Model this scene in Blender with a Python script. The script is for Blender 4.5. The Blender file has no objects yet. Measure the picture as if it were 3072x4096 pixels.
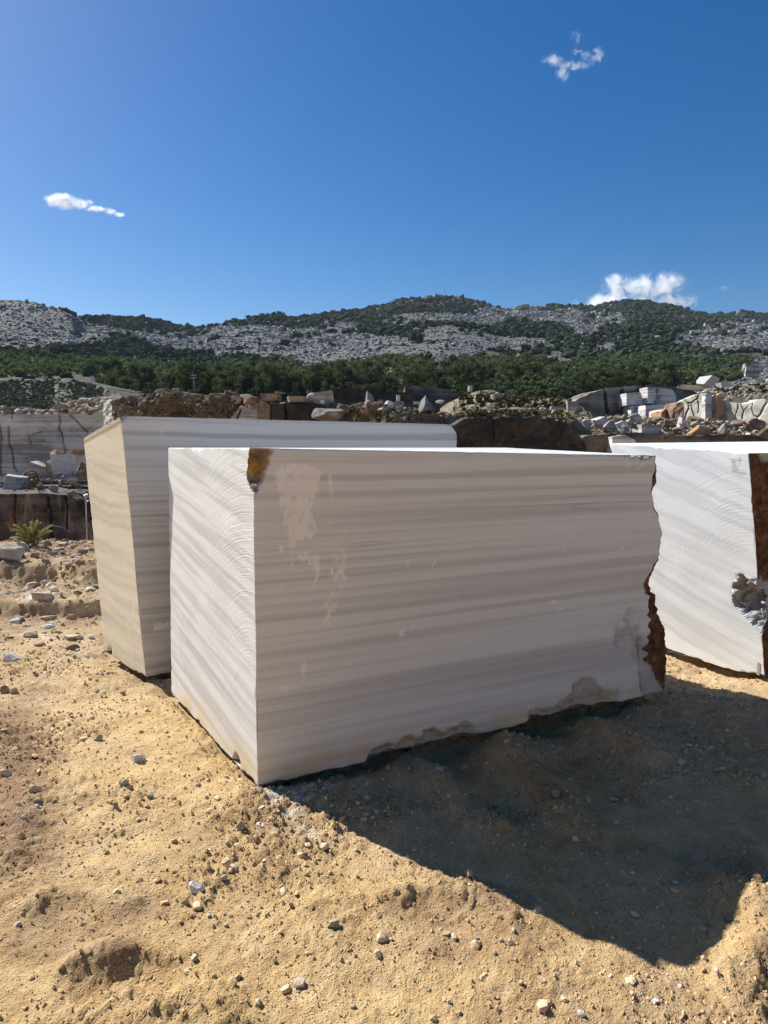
import bpy, math, random
import numpy as np
from mathutils import Vector, Matrix

random.seed(7)
RNG = np.random.default_rng(7)
S = bpy.context.scene
COL = S.collection

# ------------------------------------------------------------------ camera
F_PX, PW, PH = 2840.0, 3072.0, 4096.0
PITCH, ROLL = math.radians(5.69), math.radians(0.8)
CAM = np.array([0.0, 0.0, 1.62])
cam_d = bpy.data.cameras.new("camera")
cam = bpy.data.objects.new("camera", cam_d)
COL.objects.link(cam)
RM = Matrix.Rotation(math.pi / 2 - PITCH, 3, 'X') @ Matrix.Rotation(ROLL, 3, 'Z')
cam.matrix_world = Matrix.Translation(Vector(CAM)) @ RM.to_4x4()
cam_d.sensor_fit = 'HORIZONTAL'
cam_d.sensor_width = 36.0
cam_d.lens = 36.0 * F_PX / PW
cam_d.clip_start = 0.05
cam_d.clip_end = 20000
S.camera = cam

# ------------------------------------------------------------------ sky, sun, exposure
SUN_AZ, SUN_EL = math.radians(-51.8), math.radians(40.0)   # azimuth from +Y, negative = to the left
sun_dir = Vector((math.sin(SUN_AZ) * math.cos(SUN_EL), math.cos(SUN_AZ) * math.cos(SUN_EL), math.sin(SUN_EL)))
W = bpy.data.worlds.new("World")
S.world = W
W.use_nodes = True
wt = W.node_tree
wt.nodes.clear()
sky = wt.nodes.new('ShaderNodeTexSky')
sky.sky_type = 'NISHITA'
sky.sun_disc = False
sky.sun_elevation = SUN_EL
sky.sun_rotation = SUN_AZ
sky.altitude = 800
sky.air_density = 1.0
sky.dust_density = 0.9
sky.ozone_density = 3.0
hsv = wt.nodes.new('ShaderNodeHueSaturation')
hsv.inputs['Saturation'].default_value = 1.42
hsv.inputs['Hue'].default_value = 0.504
wbg = wt.nodes.new('ShaderNodeBackground')
wbg.inputs['Strength'].default_value = 0.058
wo = wt.nodes.new('ShaderNodeOutputWorld')
wt.links.new(sky.outputs[0], hsv.inputs['Color'])
wt.links.new(hsv.outputs[0], wbg.inputs['Color'])
wt.links.new(wbg.outputs[0], wo.inputs['Surface'])
sl = bpy.data.lights.new("sun", 'SUN')
sl.energy = 4.8
sl.angle = math.radians(0.53)
sl.color = (1.0, 0.983, 0.95)
so = bpy.data.objects.new("sun", sl)
so.rotation_euler = (-sun_dir).to_track_quat('-Z', 'Y').to_euler()
so.location = (-20, 15, 30)
COL.objects.link(so)
S.view_settings.view_transform = 'Standard'
S.view_settings.look = 'None'
S.view_settings.gamma = 1.0
S.view_settings.exposure = 0.85
S.view_settings.use_curve_mapping = False
S.cycles.max_bounces = 6
S.cycles.diffuse_bounces = 3
S.cycles.glossy_bounces = 2
S.cycles.transmission_bounces = 2
S.cycles.volume_bounces = 2
S.cycles.transparent_max_bounces = 6
S.cycles.use_denoising = True
S.cycles.volume_step_rate = 2.0
S.cycles.volume_max_steps = 128

# ------------------------------------------------------------------ geometry helpers
RMn = np.array(RM)


def ray(px, py):
    px, py = np.broadcast_arrays(np.asarray(px, float), np.asarray(py, float))
    d = np.stack([(px - PW / 2) / F_PX, -(py - PH / 2) / F_PX, -np.ones_like(px)], -1)
    return d @ RMn.T


def P(px, py, d):
    """world point seen at photo pixel (px, py), d metres ahead of the camera"""
    r = ray(px, py)
    d = np.asarray(d, float)
    return CAM + r * (d / r[..., 1])[..., None]


def G(px, py, z=0.0):
    """point of the level z seen at the photo pixel"""
    r = ray(px, py)
    return CAM + r * ((z - CAM[2]) / r[..., 2])[..., None]


def above(A, px, py):
    """point on the ray closest to the vertical through A"""
    r = ray(px, py)
    t = ((A[0]) * r[0] + (A[1]) * r[1]) / (r[0] ** 2 + r[1] ** 2)
    return CAM + r * t


def proj(pts):
    q = (np.asarray(pts) - CAM) @ RMn
    return PW / 2 + F_PX * q[..., 0] / -q[..., 2], PH / 2 - F_PX * q[..., 1] / -q[..., 2]


def _h(ix, iy, iz, seed):
    h = (ix.astype(np.uint32) * np.uint32(374761393) + iy.astype(np.uint32) * np.uint32(668265263)
         + iz.astype(np.uint32) * np.uint32(2246822519) + np.uint32((seed * 3266489917) & 0xffffffff))
    h = (h ^ (h >> np.uint32(13))) * np.uint32(1274126177)
    h = (h ^ (h >> np.uint32(16))) * np.uint32(2654435761)
    return ((h ^ (h >> np.uint32(15))) >> np.uint32(8)).astype(np.float64) / 16777216.0


def vn(p, scale=1.0, seed=0):
    """value noise in [-1,1]; p (...,2) or (...,3)"""
    p = np.asarray(p, float) * scale
    x, y = p[..., 0], p[..., 1]
    i = np.floor(x).astype(np.int64); j = np.floor(y).astype(np.int64)
    fx, fy = x - i, y - j
    fx = fx * fx * fx * (fx * (fx * 6 - 15) + 10); fy = fy * fy * fy * (fy * (fy * 6 - 15) + 10)
    if p.shape[-1] == 2:
        k = np.zeros_like(i)
        a = _h(i, j, k, seed) * (1 - fx) + _h(i + 1, j, k, seed) * fx
        b = _h(i, j + 1, k, seed) * (1 - fx) + _h(i + 1, j + 1, k, seed) * fx
        return (a * (1 - fy) + b * fy) * 2 - 1
    z = p[..., 2]
    k = np.floor(z).astype(np.int64); fz = z - k
    fz = fz * fz * fz * (fz * (fz * 6 - 15) + 10)
    out = 0
    for dk, wz in ((0, 1 - fz), (1, fz)):
        a = _h(i, j, k + dk, seed) * (1 - fx) + _h(i + 1, j, k + dk, seed) * fx
        b = _h(i, j + 1, k + dk, seed) * (1 - fx) + _h(i + 1, j + 1, k + dk, seed) * fx
        out = out + (a * (1 - fy) + b * fy) * wz
    return out * 2 - 1


def fbm(p, scale=1.0, octv=4, seed=0, gain=0.5):
    s, a, t = 0, 1.0, 0
    for o in range(octv):
        s = s + a * vn(p, scale * 2.03 ** o, seed + o * 17)
        t += a
        a *= gain
    return s / t


def worley(p, scale, seed=0):
    """F1 distance and a random id per cell, 2-D"""
    p = np.asarray(p, float) * scale
    i0 = np.floor(p[..., 0]).astype(np.int64); j0 = np.floor(p[..., 1]).astype(np.int64)
    best = np.full(p.shape[:-1], 9.0); bid = np.zeros(p.shape[:-1])
    z = np.zeros_like(i0)
    for di in (-1, 0, 1):
        for dj in (-1, 0, 1):
            i, j = i0 + di, j0 + dj
            dx = i + _h(i, j, z, seed) - p[..., 0]; dy = j + _h(i, j, z, seed + 5) - p[..., 1]
            d = np.sqrt(dx * dx + dy * dy)
            r = _h(i, j, z, seed + 9)
            m = d < best
            best = np.where(m, d, best); bid = np.where(m, r, bid)
    return best, bid


def sstep(a, b, x):
    t = np.clip((x - a) / (b - a), 0, 1)
    return t * t * (3 - 2 * t)


def inpoly(px, py, poly):
    poly = np.asarray(poly, float)
    x, y = np.asarray(px, float), np.asarray(py, float)
    c = np.zeros(np.broadcast(x, y).shape, bool)
    n = len(poly)
    for k in range(n):
        x1, y1 = poly[k]; x2, y2 = poly[(k + 1) % n]
        if y1 == y2:
            continue
        c ^= ((y1 > y) != (y2 > y)) & (x < (x2 - x1) * (y - y1) / (y2 - y1) + x1)
    return c


def segdist(x, y, line):
    best = np.full(np.broadcast(x, y).shape, 1e9)
    for (ax, ay), (bx, by) in zip(line[:-1], line[1:]):
        vx, vy = bx - ax, by - ay
        t = np.clip(((x - ax) * vx + (y - ay) * vy) / (vx * vx + vy * vy + 1e-12), 0, 1)
        best = np.minimum(best, np.hypot(x - ax - t * vx, y - ay - t * vy))
    return best


def polydist(x, y, poly):
    """signed distance, positive inside"""
    d = segdist(x, y, list(poly) + [poly[0]])
    return np.where(inpoly(x, y, poly), d, -d)


def mesh_np(name, verts, faces, attrs=None, smooth=False, mat_idx=None):
    """faces: (N,3) or (N,4) int array"""
    me = bpy.data.meshes.new(name)
    verts = np.ascontiguousarray(verts, np.float32).reshape(-1, 3)
    faces = np.ascontiguousarray(faces, np.int32)
    n, k = faces.shape
    me.vertices.add(len(verts)); me.vertices.foreach_set('co', verts.ravel())
    me.loops.add(n * k); me.loops.foreach_set('vertex_index', faces.ravel())
    me.polygons.add(n)
    me.polygons.foreach_set('loop_start', np.arange(0, n * k, k, dtype=np.int32))
    if mat_idx is not None:
        me.polygons.foreach_set('material_index', np.asarray(mat_idx, np.int32))
    me.polygons.foreach_set('use_smooth', np.full(n, smooth, bool))
    me.update(calc_edges=True)
    for a, v in (attrs or {}).items():
        at = me.attributes.new(a, 'FLOAT', 'POINT')
        at.data.foreach_set('value', np.ascontiguousarray(v, np.float32).ravel())
    return me


def link(name, me, mat=None, parent=None, loc=None, rot=None):
    o = bpy.data.objects.new(name, me)
    COL.objects.link(o)
    if mat is not None and me is not None:
        for m in (mat if isinstance(mat, (list, tuple)) else [mat]):
            me.materials.append(m)
    if loc is not None:
        o.location = loc
    if rot is not None:
        o.rotation_euler = rot
    if parent is not None:
        o.parent = parent
    return o


def tag(o, label, cat=None, group=None, kind=None):
    if label: o['label'] = label
    if cat: o['category'] = cat
    if group: o['group'] = group
    if kind: o['kind'] = kind
    return o


def grid_faces(nr, nc, off=0):
    i = np.arange((nr - 1) * (nc - 1)); r, c = i // (nc - 1), i % (nc - 1)
    a = off + r * nc + c
    return np.stack([a, a + 1, a + nc + 1, a + nc], 1)


def ico(level):
    t = (1 + 5 ** .5) / 2
    v = [(-1, t, 0), (1, t, 0), (-1, -t, 0), (1, -t, 0), (0, -1, t), (0, 1, t), (0, -1, -t), (0, 1, -t), (t, 0, -1), (t, 0, 1), (-t, 0, -1), (-t, 0, 1)]
    f = [(0, 11, 5), (0, 5, 1), (0, 1, 7), (0, 7, 10), (0, 10, 11), (1, 5, 9), (5, 11, 4), (11, 10, 2), (10, 7, 6), (7, 1, 8),
         (3, 9, 4), (3, 4, 2), (3, 2, 6), (3, 6, 8), (3, 8, 9), (4, 9, 5), (2, 4, 11), (6, 2, 10), (8, 6, 7), (9, 8, 1)]
    v = [np.array(q, float) / np.linalg.norm(q) for q in v]
    for _ in range(level):
        cache, nf = {}, []
        def mid(a, b):
            key = (min(a, b), max(a, b))
            if key not in cache:
                m = v[a] + v[b]
                v.append(m / np.linalg.norm(m)); cache[key] = len(v) - 1
            return cache[key]
        for a, b, c in f:
            ab, bc, ca = mid(a, b), mid(b, c), mid(c, a)
            nf += [(a, ab, ca), (b, bc, ab), (c, ca, bc), (ab, bc, ca)]
        f = nf
    return np.array(v), np.array(f, np.int32)


ICO = {k: ico(k) for k in range(4)}
OCT_V = np.array([(1, 0, 0), (-1, 0, 0), (0, 1, 0), (0, -1, 0), (0, 0, 1), (0, 0, -1)], float)
OCT_F = np.array([(0, 2, 4), (2, 1, 4), (1, 3, 4), (3, 0, 4), (2, 0, 5), (1, 2, 5), (3, 1, 5), (0, 3, 5)], np.int32)


def rock_pts(level, rng, planes=9, rough=0.05, box=0.0):
    """a fractured stone of about unit radius"""
    v = ICO[level][0].copy() * 1.25
    if box:
        for ax in range(3):
            for s in (-1, 1):
                n = np.zeros(3); n[ax] = s
                n = n + rng.normal(0, 0.10 if box == 1 else box, 3); n /= np.linalg.norm(n)
                d = v @ n - (0.62 + rng.uniform(-.06, .06))
                v = np.where(d[:, None] > 0, v - n * d[:, None], v)
    for _ in range(planes):
        n = rng.normal(size=3); n /= np.linalg.norm(n)
        d = v @ n - rng.uniform(0.62, 0.98)
        v = np.where(d[:, None] > 0, v - n * d[:, None], v)
    if rough:
        v = v * (1 + rough * fbm(v + rng.uniform(0, 50, 3), 2.6, 4, int(rng.integers(1e6)))[:, None])
    return v


def rotmat(rng, tilt=1.0):
    a = rng.normal(size=4) if tilt >= 1 else None
    if a is None:
        return np.array(Matrix.Rotation(rng.uniform(0, 6.28), 3, 'Z') @ Matrix.Rotation(rng.normal(0, tilt), 3, 'X'))
    a /= np.linalg.norm(a); w, x, y, z = a
    return np.array([[1 - 2 * (y * y + z * z), 2 * (x * y - z * w), 2 * (x * z + y * w)], [2 * (x * y + z * w), 1 - 2 * (x * x + z * z), 2 * (y * z - x * w)], [2 * (x * z - y * w), 2 * (y * z + x * w), 1 - 2 * (x * x + y * y)]])


class Bag:
    """collects many small pieces for one 'stuff' mesh"""
    def __init__(self): self.v, self.f, self.t, self.n = [], [], [], 0
    def add(self, v, f, tint=0.5):
        self.v.append(v); self.f.append(f + self.n); self.t.append(np.full(len(v), tint) if np.isscalar(tint) else tint); self.n += len(v)
    def build(self, name, mat, label, cat, smooth=False, kind='stuff', parent=None):
        me = mesh_np(name, np.concatenate(self.v), np.concatenate(self.f), {'tint': np.concatenate(self.t)}, smooth)
        o = link(name, me, mat, parent)
        tag(o, label, cat, kind=kind)
        return o


# ------------------------------------------------------------------ material helpers
class NT:
    def __init__(self, name):
        self.m = bpy.data.materials.new(name); self.m.use_nodes = True
        self.t = self.m.node_tree; self.t.nodes.clear()
        self.out = self.t.nodes.new('ShaderNodeOutputMaterial')
        self._tc = None
    def n(self, typ, props=None, **inp):
        nd = self.t.nodes.new('ShaderNode' + typ)
        for k, v in (props or {}).items(): setattr(nd, k, v)
        for k, v in inp.items():
            k = k.replace('_', ' ')
            s = nd.inputs[int(k[1:])] if (k[0] == 'i' and k[1:].isdigit()) else nd.inputs[k]
            if hasattr(v, 'is_output') or isinstance(v, bpy.types.NodeSocket): self.t.links.new(v, s)
            else: s.default_value = v
        return nd
    def math(self, op, a, b=0.0, c=0.0, clamp=False):
        nd = self.n('Math', {'operation': op, 'use_clamp': clamp}, i0=a, i1=b)
        if op in ('MULTIPLY_ADD', 'SMOOTH_MIN'):
            if isinstance(c, bpy.types.NodeSocket): self.t.links.new(c, nd.inputs[2])
            else: nd.inputs[2].default_value = c
        return nd.outputs[0]
    def obj(self):
        if self._tc is None: self._tc = self.t.nodes.new('ShaderNodeTexCoord')
        return self._tc.outputs['Object']
    def attr(self, name):
        return self.n('Attribute', {'attribute_name': name}).outputs['Fac']
    def noise(self, vec, scale, detail=4.0, rough=0.55, dist=0.0):
        nd = self.n('TexNoise', Vector=vec, Scale=scale, Detail=detail, Roughness=rough, Distortion=dist)
        return nd.outputs['Fac']
    def ramp(self, fac, stops):
        nd = self.n('ValToRGB', Fac=fac)
        e = nd.color_ramp.elements
        while len(e) < len(stops): e.new(0.5)
        for k, (p, c) in enumerate(stops):
            e[k].position = p
            e[k].color = (*c, 1) if len(c) == 3 else c
        return nd.outputs['Color']
    def mr(self, v, a, b, c=0.0, d=1.0, smooth=False):
        nd = self.n('MapRange', {'interpolation_type': 'SMOOTHSTEP' if smooth else 'LINEAR'}, i0=v, i1=a, i2=b, i3=c, i4=d)
        return nd.outputs[0]
    def mix(self, fac, a, b, mode='MIX'):
        nd = self.n('Mix', {'data_type': 'RGBA', 'blend_type': mode})
        for idx, v in ((0, fac), (6, a), (7, b)):
            if isinstance(v, bpy.types.NodeSocket): self.t.links.new(v, nd.inputs[idx])
            else: nd.inputs[idx].default_value = v if idx == 0 else ((*v, 1) if len(v) == 3 else v)
        return nd.outputs[2]
    def scalevec(self, vec, s):
        return self.n('VectorMath', {'operation': 'MULTIPLY'}, i0=vec, i1=s).outputs[0]
    def bump(self, h, strength, dist, normal=None):
        nd = self.n('Bump', Strength=strength, Distance=dist, Height=h)
        if normal is not None: self.t.links.new(normal, nd.inputs['Normal'])
        return nd.outputs['Normal']
    def finish(self, color, rough=0.8, normal=None, spec=0.3, extra=None):
        b = self.n('BsdfPrincipled')
        for k, v in (('Base Color', color), ('Roughness', rough), ('Specular IOR Level', spec)):
            if isinstance(v, bpy.types.NodeSocket): self.t.links.new(v, b.inputs[k])
            else: b.inputs[k].default_value = (*v, 1) if k == 'Base Color' and len(v) == 3 else v
        if normal is not None: self.t.links.new(normal, b.inputs['Normal'])
        self.t.links.new(b.outputs[0], self.out.inputs['Surface'])
        return self.m


def marble(name, light, dark, tilt=0.0, warp=0.05, band=5.0, saw=None, yellow=None, wavy=0.0, contrast=1.0, smear_col=(0.85, 0.79, 0.73)):
    """sawn marble: bands stacked along local Z; attributes frac / brown / smear / fine mark broken areas"""
    k = NT(name)
    o = k.obj()
    sep = k.n('SeparateXYZ', Vector=o)
    x, y, z = sep.outputs
    nz = k.noise(o, 1.1, 2)
    nz2 = k.noise(o, 3.2, 3)
    b = k.math('MULTIPLY_ADD', y, -tilt, z)
    nzx = k.noise(k.scalevec(o, (0.45, 1.0, 0.6)), 1.3, 2)
    b = k.math('MULTIPLY_ADD', nzx, warp * 1.6, b)
    b = k.math('MULTIPLY_ADD', k.noise(k.scalevec(o, (0.5, 1.6, 0.5)), 2.6, 2), warp * 0.5 + wavy, b)
    vec = k.n('CombineXYZ', X=k.math('MULTIPLY', x, 0.010), Y=k.math('MULTIPLY', y, 0.04), Z=b).outputs[0]
    n1 = k.noise(vec, band, 3, 0.6)
    n2 = k.noise(vec, band * 3.7, 2, 0.5)
    n3 = k.noise(k.scalevec(vec, (1.0, 1.0, 1.0)), band * 14, 2, 0.6)
    f = k.math('MULTIPLY_ADD', n2, 0.74, k.math('MULTIPLY', n1, 0.28))
    f = k.math('MULTIPLY_ADD', n3, 0.12, f)
    f = k.mr(f, 0.55 - 0.16 / contrast, 0.55 + 0.16 / contrast, 0, 1)
    col = k.ramp(f, [(0.0, dark), (0.35, tuple(.6 * a + .4 * c for a, c in zip(dark, light))), (0.62, light), (1.0, tuple(min(1, a * 1.04) for a in light))])
    # thin dark seams
    seam = k.noise(vec, band * 5.1, 1, 0.4)
    seam = k.mr(k.math('ABSOLUTE', k.math('SUBTRACT', seam, 0.5)), 0.0, 0.012, 0.35, 0.0)
    seam = k.math('MULTIPLY', seam, k.mr(k.noise(k.scalevec(o, (0.5, 0.5, 1.0)), 2.1, 2), 0.5, 0.62))
    col = k.mix(seam, col, tuple(0.5 * a for a in dark))
    grain = k.noise(o, 260, 2, 0.7)
    col = k.mix(k.mr(grain, 0.35, 0.65, 0.0, 0.10), col, tuple(0.6 * a for a in dark))
    if yellow:
        ym = k.math('MULTIPLY', k.mr(z, yellow[0], 0.0, 0, 1, True), k.mr(k.noise(o, 6, 4, 0.6), 0.35, 0.6))
        col = k.mix(k.math('MULTIPLY', ym, 0.75), col, (0.62, 0.47, 0.20))
    # dried slurry smears
    sm = k.math('ADD', k.attr('smear'), k.mr(k.noise(k.scalevec(o, (1.0, 1.0, 0.6)), 38, 5, 0.7), 0.3, 0.7, -0.45, 0.45))
    sm = k.mr(sm, 0.32, 0.54, 0, 0.72)
    col = k.mix(sm, col, smear_col)
    # broken crystalline faces
    fr = k.attr('frac')
    fn = k.noise(o, 55, 4, 0.75)
    fcol = k.ramp(fn, [(0.3, tuple(0.90 * a for a in dark)), (0.55, tuple(0.80 * a for a in light)), (0.75, tuple(min(1, 1.02 * a) for a in light))])
    col = k.mix(fr, col, fcol)
    br = k.attr('brown')
    bn = k.noise(o, 16, 5, 0.7)
    bcol = k.ramp(bn, [(0.30, (0.045, 0.02, 0.011)), (0.48, (0.15, 0.065, 0.028)), (0.62, (0.27, 0.14, 0.06)), (0.78, (0.40, 0.30, 0.20))])
    gd = k.attr('gold')
    gcol = k.ramp(bn, [(0.28, (0.20, 0.10, 0.03)), (0.5, (0.50, 0.29, 0.10)), (0.7, (0.66, 0.47, 0.24))])
    col = k.mix(gd, col, gcol)
    col = k.mix(br, col, bcol)
    # relief
    h = k.math('MULTIPLY', k.noise(o, 420, 2, 0.6), 0.0008)
    nrm = k.bump(h, 0.5, 1.0)
    if saw:
        ax, cx, cz, per, depth, r0, r1 = saw
        w2 = k.noise(o, 2.5, 2)
        p = y if ax == 'y' else x
        dx = k.math('SUBTRACT', p, cx); dz = k.math('SUBTRACT', z, cz)
        r = k.math('SQRT', k.math('ADD', k.math('MULTIPLY', dx, dx), k.math('MULTIPLY', dz, dz)))
        r = k.math('MULTIPLY_ADD', w2, 0.05, r)
        rv = k.n('CombineXYZ', X=k.math('MULTIPLY', r, 1.0 / per), Y=k.math('MULTIPLY', k.math('ARCTAN2', dz, dx), 1.2), Z=0.0).outputs[0]
        g1 = k.noise(rv, 1.0, 2, 0.6)
        g2 = k.n('TexNoise', {'noise_dimensions': '1D'}, W=k.math('MULTIPLY', r, 0.55 / per), Scale=1.0, Detail=1.0).outputs['Fac']
        hh = k.math('ADD', g1, k.math('MULTIPLY', g2, 0.8))
        fade = k.math('MULTIPLY', k.mr(r, r0, r0 + 0.1), k.mr(r, r1, r1 - 0.3))
        fade = k.math('MULTIPLY', fade, k.mr(k.noise(o, 3.1, 4, 0.65), 0.34, 0.62, 0.35, 1.25))
        onface = k.attr('sawn')
        nrm = k.bump(k.math('MULTIPLY', k.math('MULTIPLY', hh, fade), k.math('MULTIPLY', onface, depth)), 1.0, 1.0, nrm)
    rb = k.math('ADD', fr, k.math('ADD', br, gd), clamp=True)
    nrm = k.bump(k.math('MULTIPLY', k.math('MULTIPLY', k.noise(o, 45, 6, 0.75), rb), 0.03), 1.0, 1.0, nrm)
    return k.finish(col, k.mr(rb, 0, 1, 0.62, 0.95), nrm, 0.3)


def rock_mat(name, c0, c1, c2, scale=2.0, bump=0.06, stripe=0.0, streak=None, dust=False):
    k = NT(name)
    o = k.obj()
    rnd = k.n('ObjectInfo').outputs['Random']
    ov = k.n('VectorMath', {'operation': 'ADD'}, i0=o, i1=k.n('CombineXYZ', X=k.math('MULTIPLY', rnd, 37.0), Y=0.0, Z=k.math('MULTIPLY', rnd, 11.0)).outputs[0]).outputs[0]
    n1 = k.noise(ov, scale, 6, 0.65)
    n2 = k.noise(ov, scale * 5, 5, 0.7)
    f = k.math('MULTIPLY_ADD', n2, 0.45, k.math('MULTIPLY', n1, 0.6))
    if stripe:
        wv = k.n('VectorMath', {'operation': 'MULTIPLY'}, i0=ov, i1=(0.05, 0.05, 1.0)).outputs[0]
        s = k.noise(wv, stripe, 3, 0.65, 0.15)
        f = k.math('MULTIPLY_ADD', k.math('SUBTRACT', s, 0.5), 1.1, f)
    t = k.attr('tint')
    f = k.math('MULTIPLY_ADD', k.math('SUBTRACT', t, 0.5), 0.45, f)
    col = k.ramp(f, [(0.34, c0), (0.52, c1), (0.70, c2)])
    if streak:
        sv = k.n('VectorMath', {'operation': 'MULTIPLY'}, i0=ov, i1=(1.0, 1.0, 0.10)).outputs[0]
        s = k.noise(sv, streak[0], 5, 0.65)
        col = k.mix(k.mr(s, streak[1], streak[1] + 0.10), col, streak[2])
        if len(streak) > 3:
            s2 = k.noise(sv, streak[0] * 1.7, 5, 0.7)
            col = k.mix(k.mr(s2, 0.58, 0.68), col, streak[3])
    if dust:
        gn = k.n('SeparateXYZ', Vector=k.n('NewGeometry').outputs['Normal']).outputs[2]
        dm = k.math('MULTIPLY', k.mr(gn, -0.2, 0.9, 0.25, 0.9), k.mr(n1, 0.35, 0.62, 0.2, 0.85))
        col = k.mix(dm, col, (0.50, 0.375, 0.20))
    nrm = k.bump(k.math('MULTIPLY_ADD', n2, 0.4, n1), 0.8, bump)
    return k.finish(col, 0.92, nrm, 0.2)


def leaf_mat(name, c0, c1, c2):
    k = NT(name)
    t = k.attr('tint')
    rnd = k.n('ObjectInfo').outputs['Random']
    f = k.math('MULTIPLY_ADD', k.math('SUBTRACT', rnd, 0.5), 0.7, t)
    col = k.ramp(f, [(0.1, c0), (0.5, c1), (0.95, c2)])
    d = k.n('BsdfDiffuse', Color=col)
    tr = k.n('BsdfTranslucent', Color=k.mix(0.5, col, (0.12, 0.16, 0.03)))
    mx = k.n('MixShader', Fac=0.28, i1=d.outputs[0], i2=tr.outputs[0])
    k.t.links.new(mx.outputs[0], k.out.inputs['Surface'])
    return k.m


M = {}
M['main'] = marble('banded_marble', (0.67, 0.67, 0.655), (0.465, 0.463, 0.45), tilt=0.155, warp=0.018, band=4.8, contrast=0.95,
                   saw=('y', 0.0, 0.28, 0.0050, 0.0017, 0.25, 1.9), yellow=(0.22,))
M['back'] = marble('grey_banded_marble', (0.60, 0.61, 0.61), (0.36, 0.37, 0.38), tilt=0.05, warp=0.03, band=4.2, contrast=1.1)
M['cream'] = marble('cream_marble', (0.86, 0.805, 0.63), (0.66, 0.63, 0.51), tilt=0.1, warp=0.12, band=3.4, contrast=1.0, wavy=0.06)
M['right'] = marble('pale_marble', (0.70, 0.705, 0.70), (0.53, 0.545, 0.555), tilt=0.30, warp=0.09, band=3.6, contrast=0.8,
                    saw=('y', 0.12, 0.62, 0.0065, 0.0010, 0.12, 2.0))


def ground_mat():
    k = NT('ochre_sand')
    o = k.obj()
    n1 = k.noise(o, 0.9, 5, 0.6)
    n2 = k.noise(o, 9.0, 6, 0.65)
    n3 = k.noise(o, 95.0, 4, 0.7)
    f = k.math('MULTIPLY_ADD', n2, 0.5, k.math('MULTIPLY', n1, 0.5))
    f = k.math('MULTIPLY_ADD', k.math('SUBTRACT', n3, 0.5), 0.35, f)
    ochre = k.ramp(f, [(0.30, (0.31, 0.188, 0.082)), (0.45, (0.50, 0.328, 0.148)), (0.58, (0.62, 0.434, 0.212)), (0.75, (0.71, 0.54, 0.31))])
    pale = k.ramp(f, [(0.30, (0.34, 0.24, 0.14)), (0.45, (0.50, 0.375, 0.23)), (0.58, (0.59, 0.465, 0.305)), (0.75, (0.67, 0.56, 0.40))])
    pm = k.math('MULTIPLY_ADD', k.noise(o, 2.4, 5, 0.65), 0.55, k.math('MULTIPLY', k.noise(o, 0.55, 4, 0.6), 0.6))
    sepg = k.n('SeparateXYZ', Vector=o)
    pm = k.math('ADD', pm, k.mr(sepg.outputs[1], 2.0, 6.5, -0.06, 0.10))
    col = k.mix(k.mr(pm, 0.52, 0.78, 0.0, 0.8), ochre, pale)
    col = k.mix(k.attr('red'), col, k.ramp(n2, [(0.3, (0.19, 0.10, 0.055)), (0.7, (0.40, 0.27, 0.16))]))
    du = k.mr(k.math('ADD', k.attr('dust'), k.mr(n2, 0.3, 0.7, -0.35, 0.35)), 0.35, 0.75)
    col = k.mix(du, col, (0.68, 0.62, 0.52))
    # scattered pale and dark grains
    v = k.n('TexVoronoi', Vector=o, Scale=110.0)
    g = k.n('SeparateColor', Color=v.outputs['Color'])
    spot = k.math('MULTIPLY', k.mr(v.outputs['Distance'], 0.38, 0.25), k.math('GREATER_THAN', g.outputs[0], 0.86))
    col = k.mix(k.math('MULTIPLY', spot, 0.6), col, k.ramp(g.outputs[1], [(0.2, (0.26, 0.19, 0.12)), (0.6, (0.47, 0.39, 0.28)), (0.95, (0.66, 0.61, 0.53))]))
    h = k.math('MULTIPLY_ADD', n3, 0.011, k.math('MULTIPLY', n2, 0.014))
    gr_ = k.math('MULTIPLY', k.mr(v.outputs['Distance'], 0.42, 0.0), k.mr(g.outputs[2], 0.45, 1.0, 0.0, 1.0))
    h = k.math('MULTIPLY_ADD', gr_, 0.009, h)
    v2 = k.n('TexVoronoi', Vector=o, Scale=52.0)
    g2 = k.n('SeparateColor', Color=v2.outputs['Color'])
    h = k.math('MULTIPLY_ADD', k.math('MULTIPLY', k.mr(v2.outputs['Distance'], 0.36, 0.0), k.mr(g2.outputs[2], 0.7, 1.0, 0.0, 1.0)), 0.016, h)
    h = k.math('MULTIPLY_ADD', k.noise(o, 260, 2, 0.6), 0.003, h)
    return k.finish(col, 0.95, k.bump(h, 1.0, 1.15), 0.15)


M['ground'] = ground_mat()


def terrain_mat():
    k = NT('hillside_soil')
    o = k.obj()
    n1 = k.noise(o, 0.05, 5, 0.6); n2 = k.noise(o, 0.5, 6, 0.7)
    f = k.math('MULTIPLY_ADD', n2, 0.5, k.math('MULTIPLY', n1, 0.5))
    scrub = k.ramp(f, [(0.35, (0.05, 0.055, 0.03)), (0.5, (0.10, 0.09, 0.055)), (0.65, (0.20, 0.17, 0.11))])
    rub = k.ramp(n2, [(0.3, (0.085, 0.083, 0.08)), (0.5, (0.15, 0.146, 0.138)), (0.7, (0.25, 0.243, 0.23))])
    col = k.mix(k.attr('rub'), scrub, rub)
    col = k.mix(k.attr('soil'), col, k.ramp(n2, [(0.3, (0.14, 0.10, 0.065)), (0.55, (0.27, 0.20, 0.13)), (0.7, (0.40, 0.34, 0.25))]))
    return k.finish(col, 0.95, k.bump(n2, 1.0, 0.8), 0.1)


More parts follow.
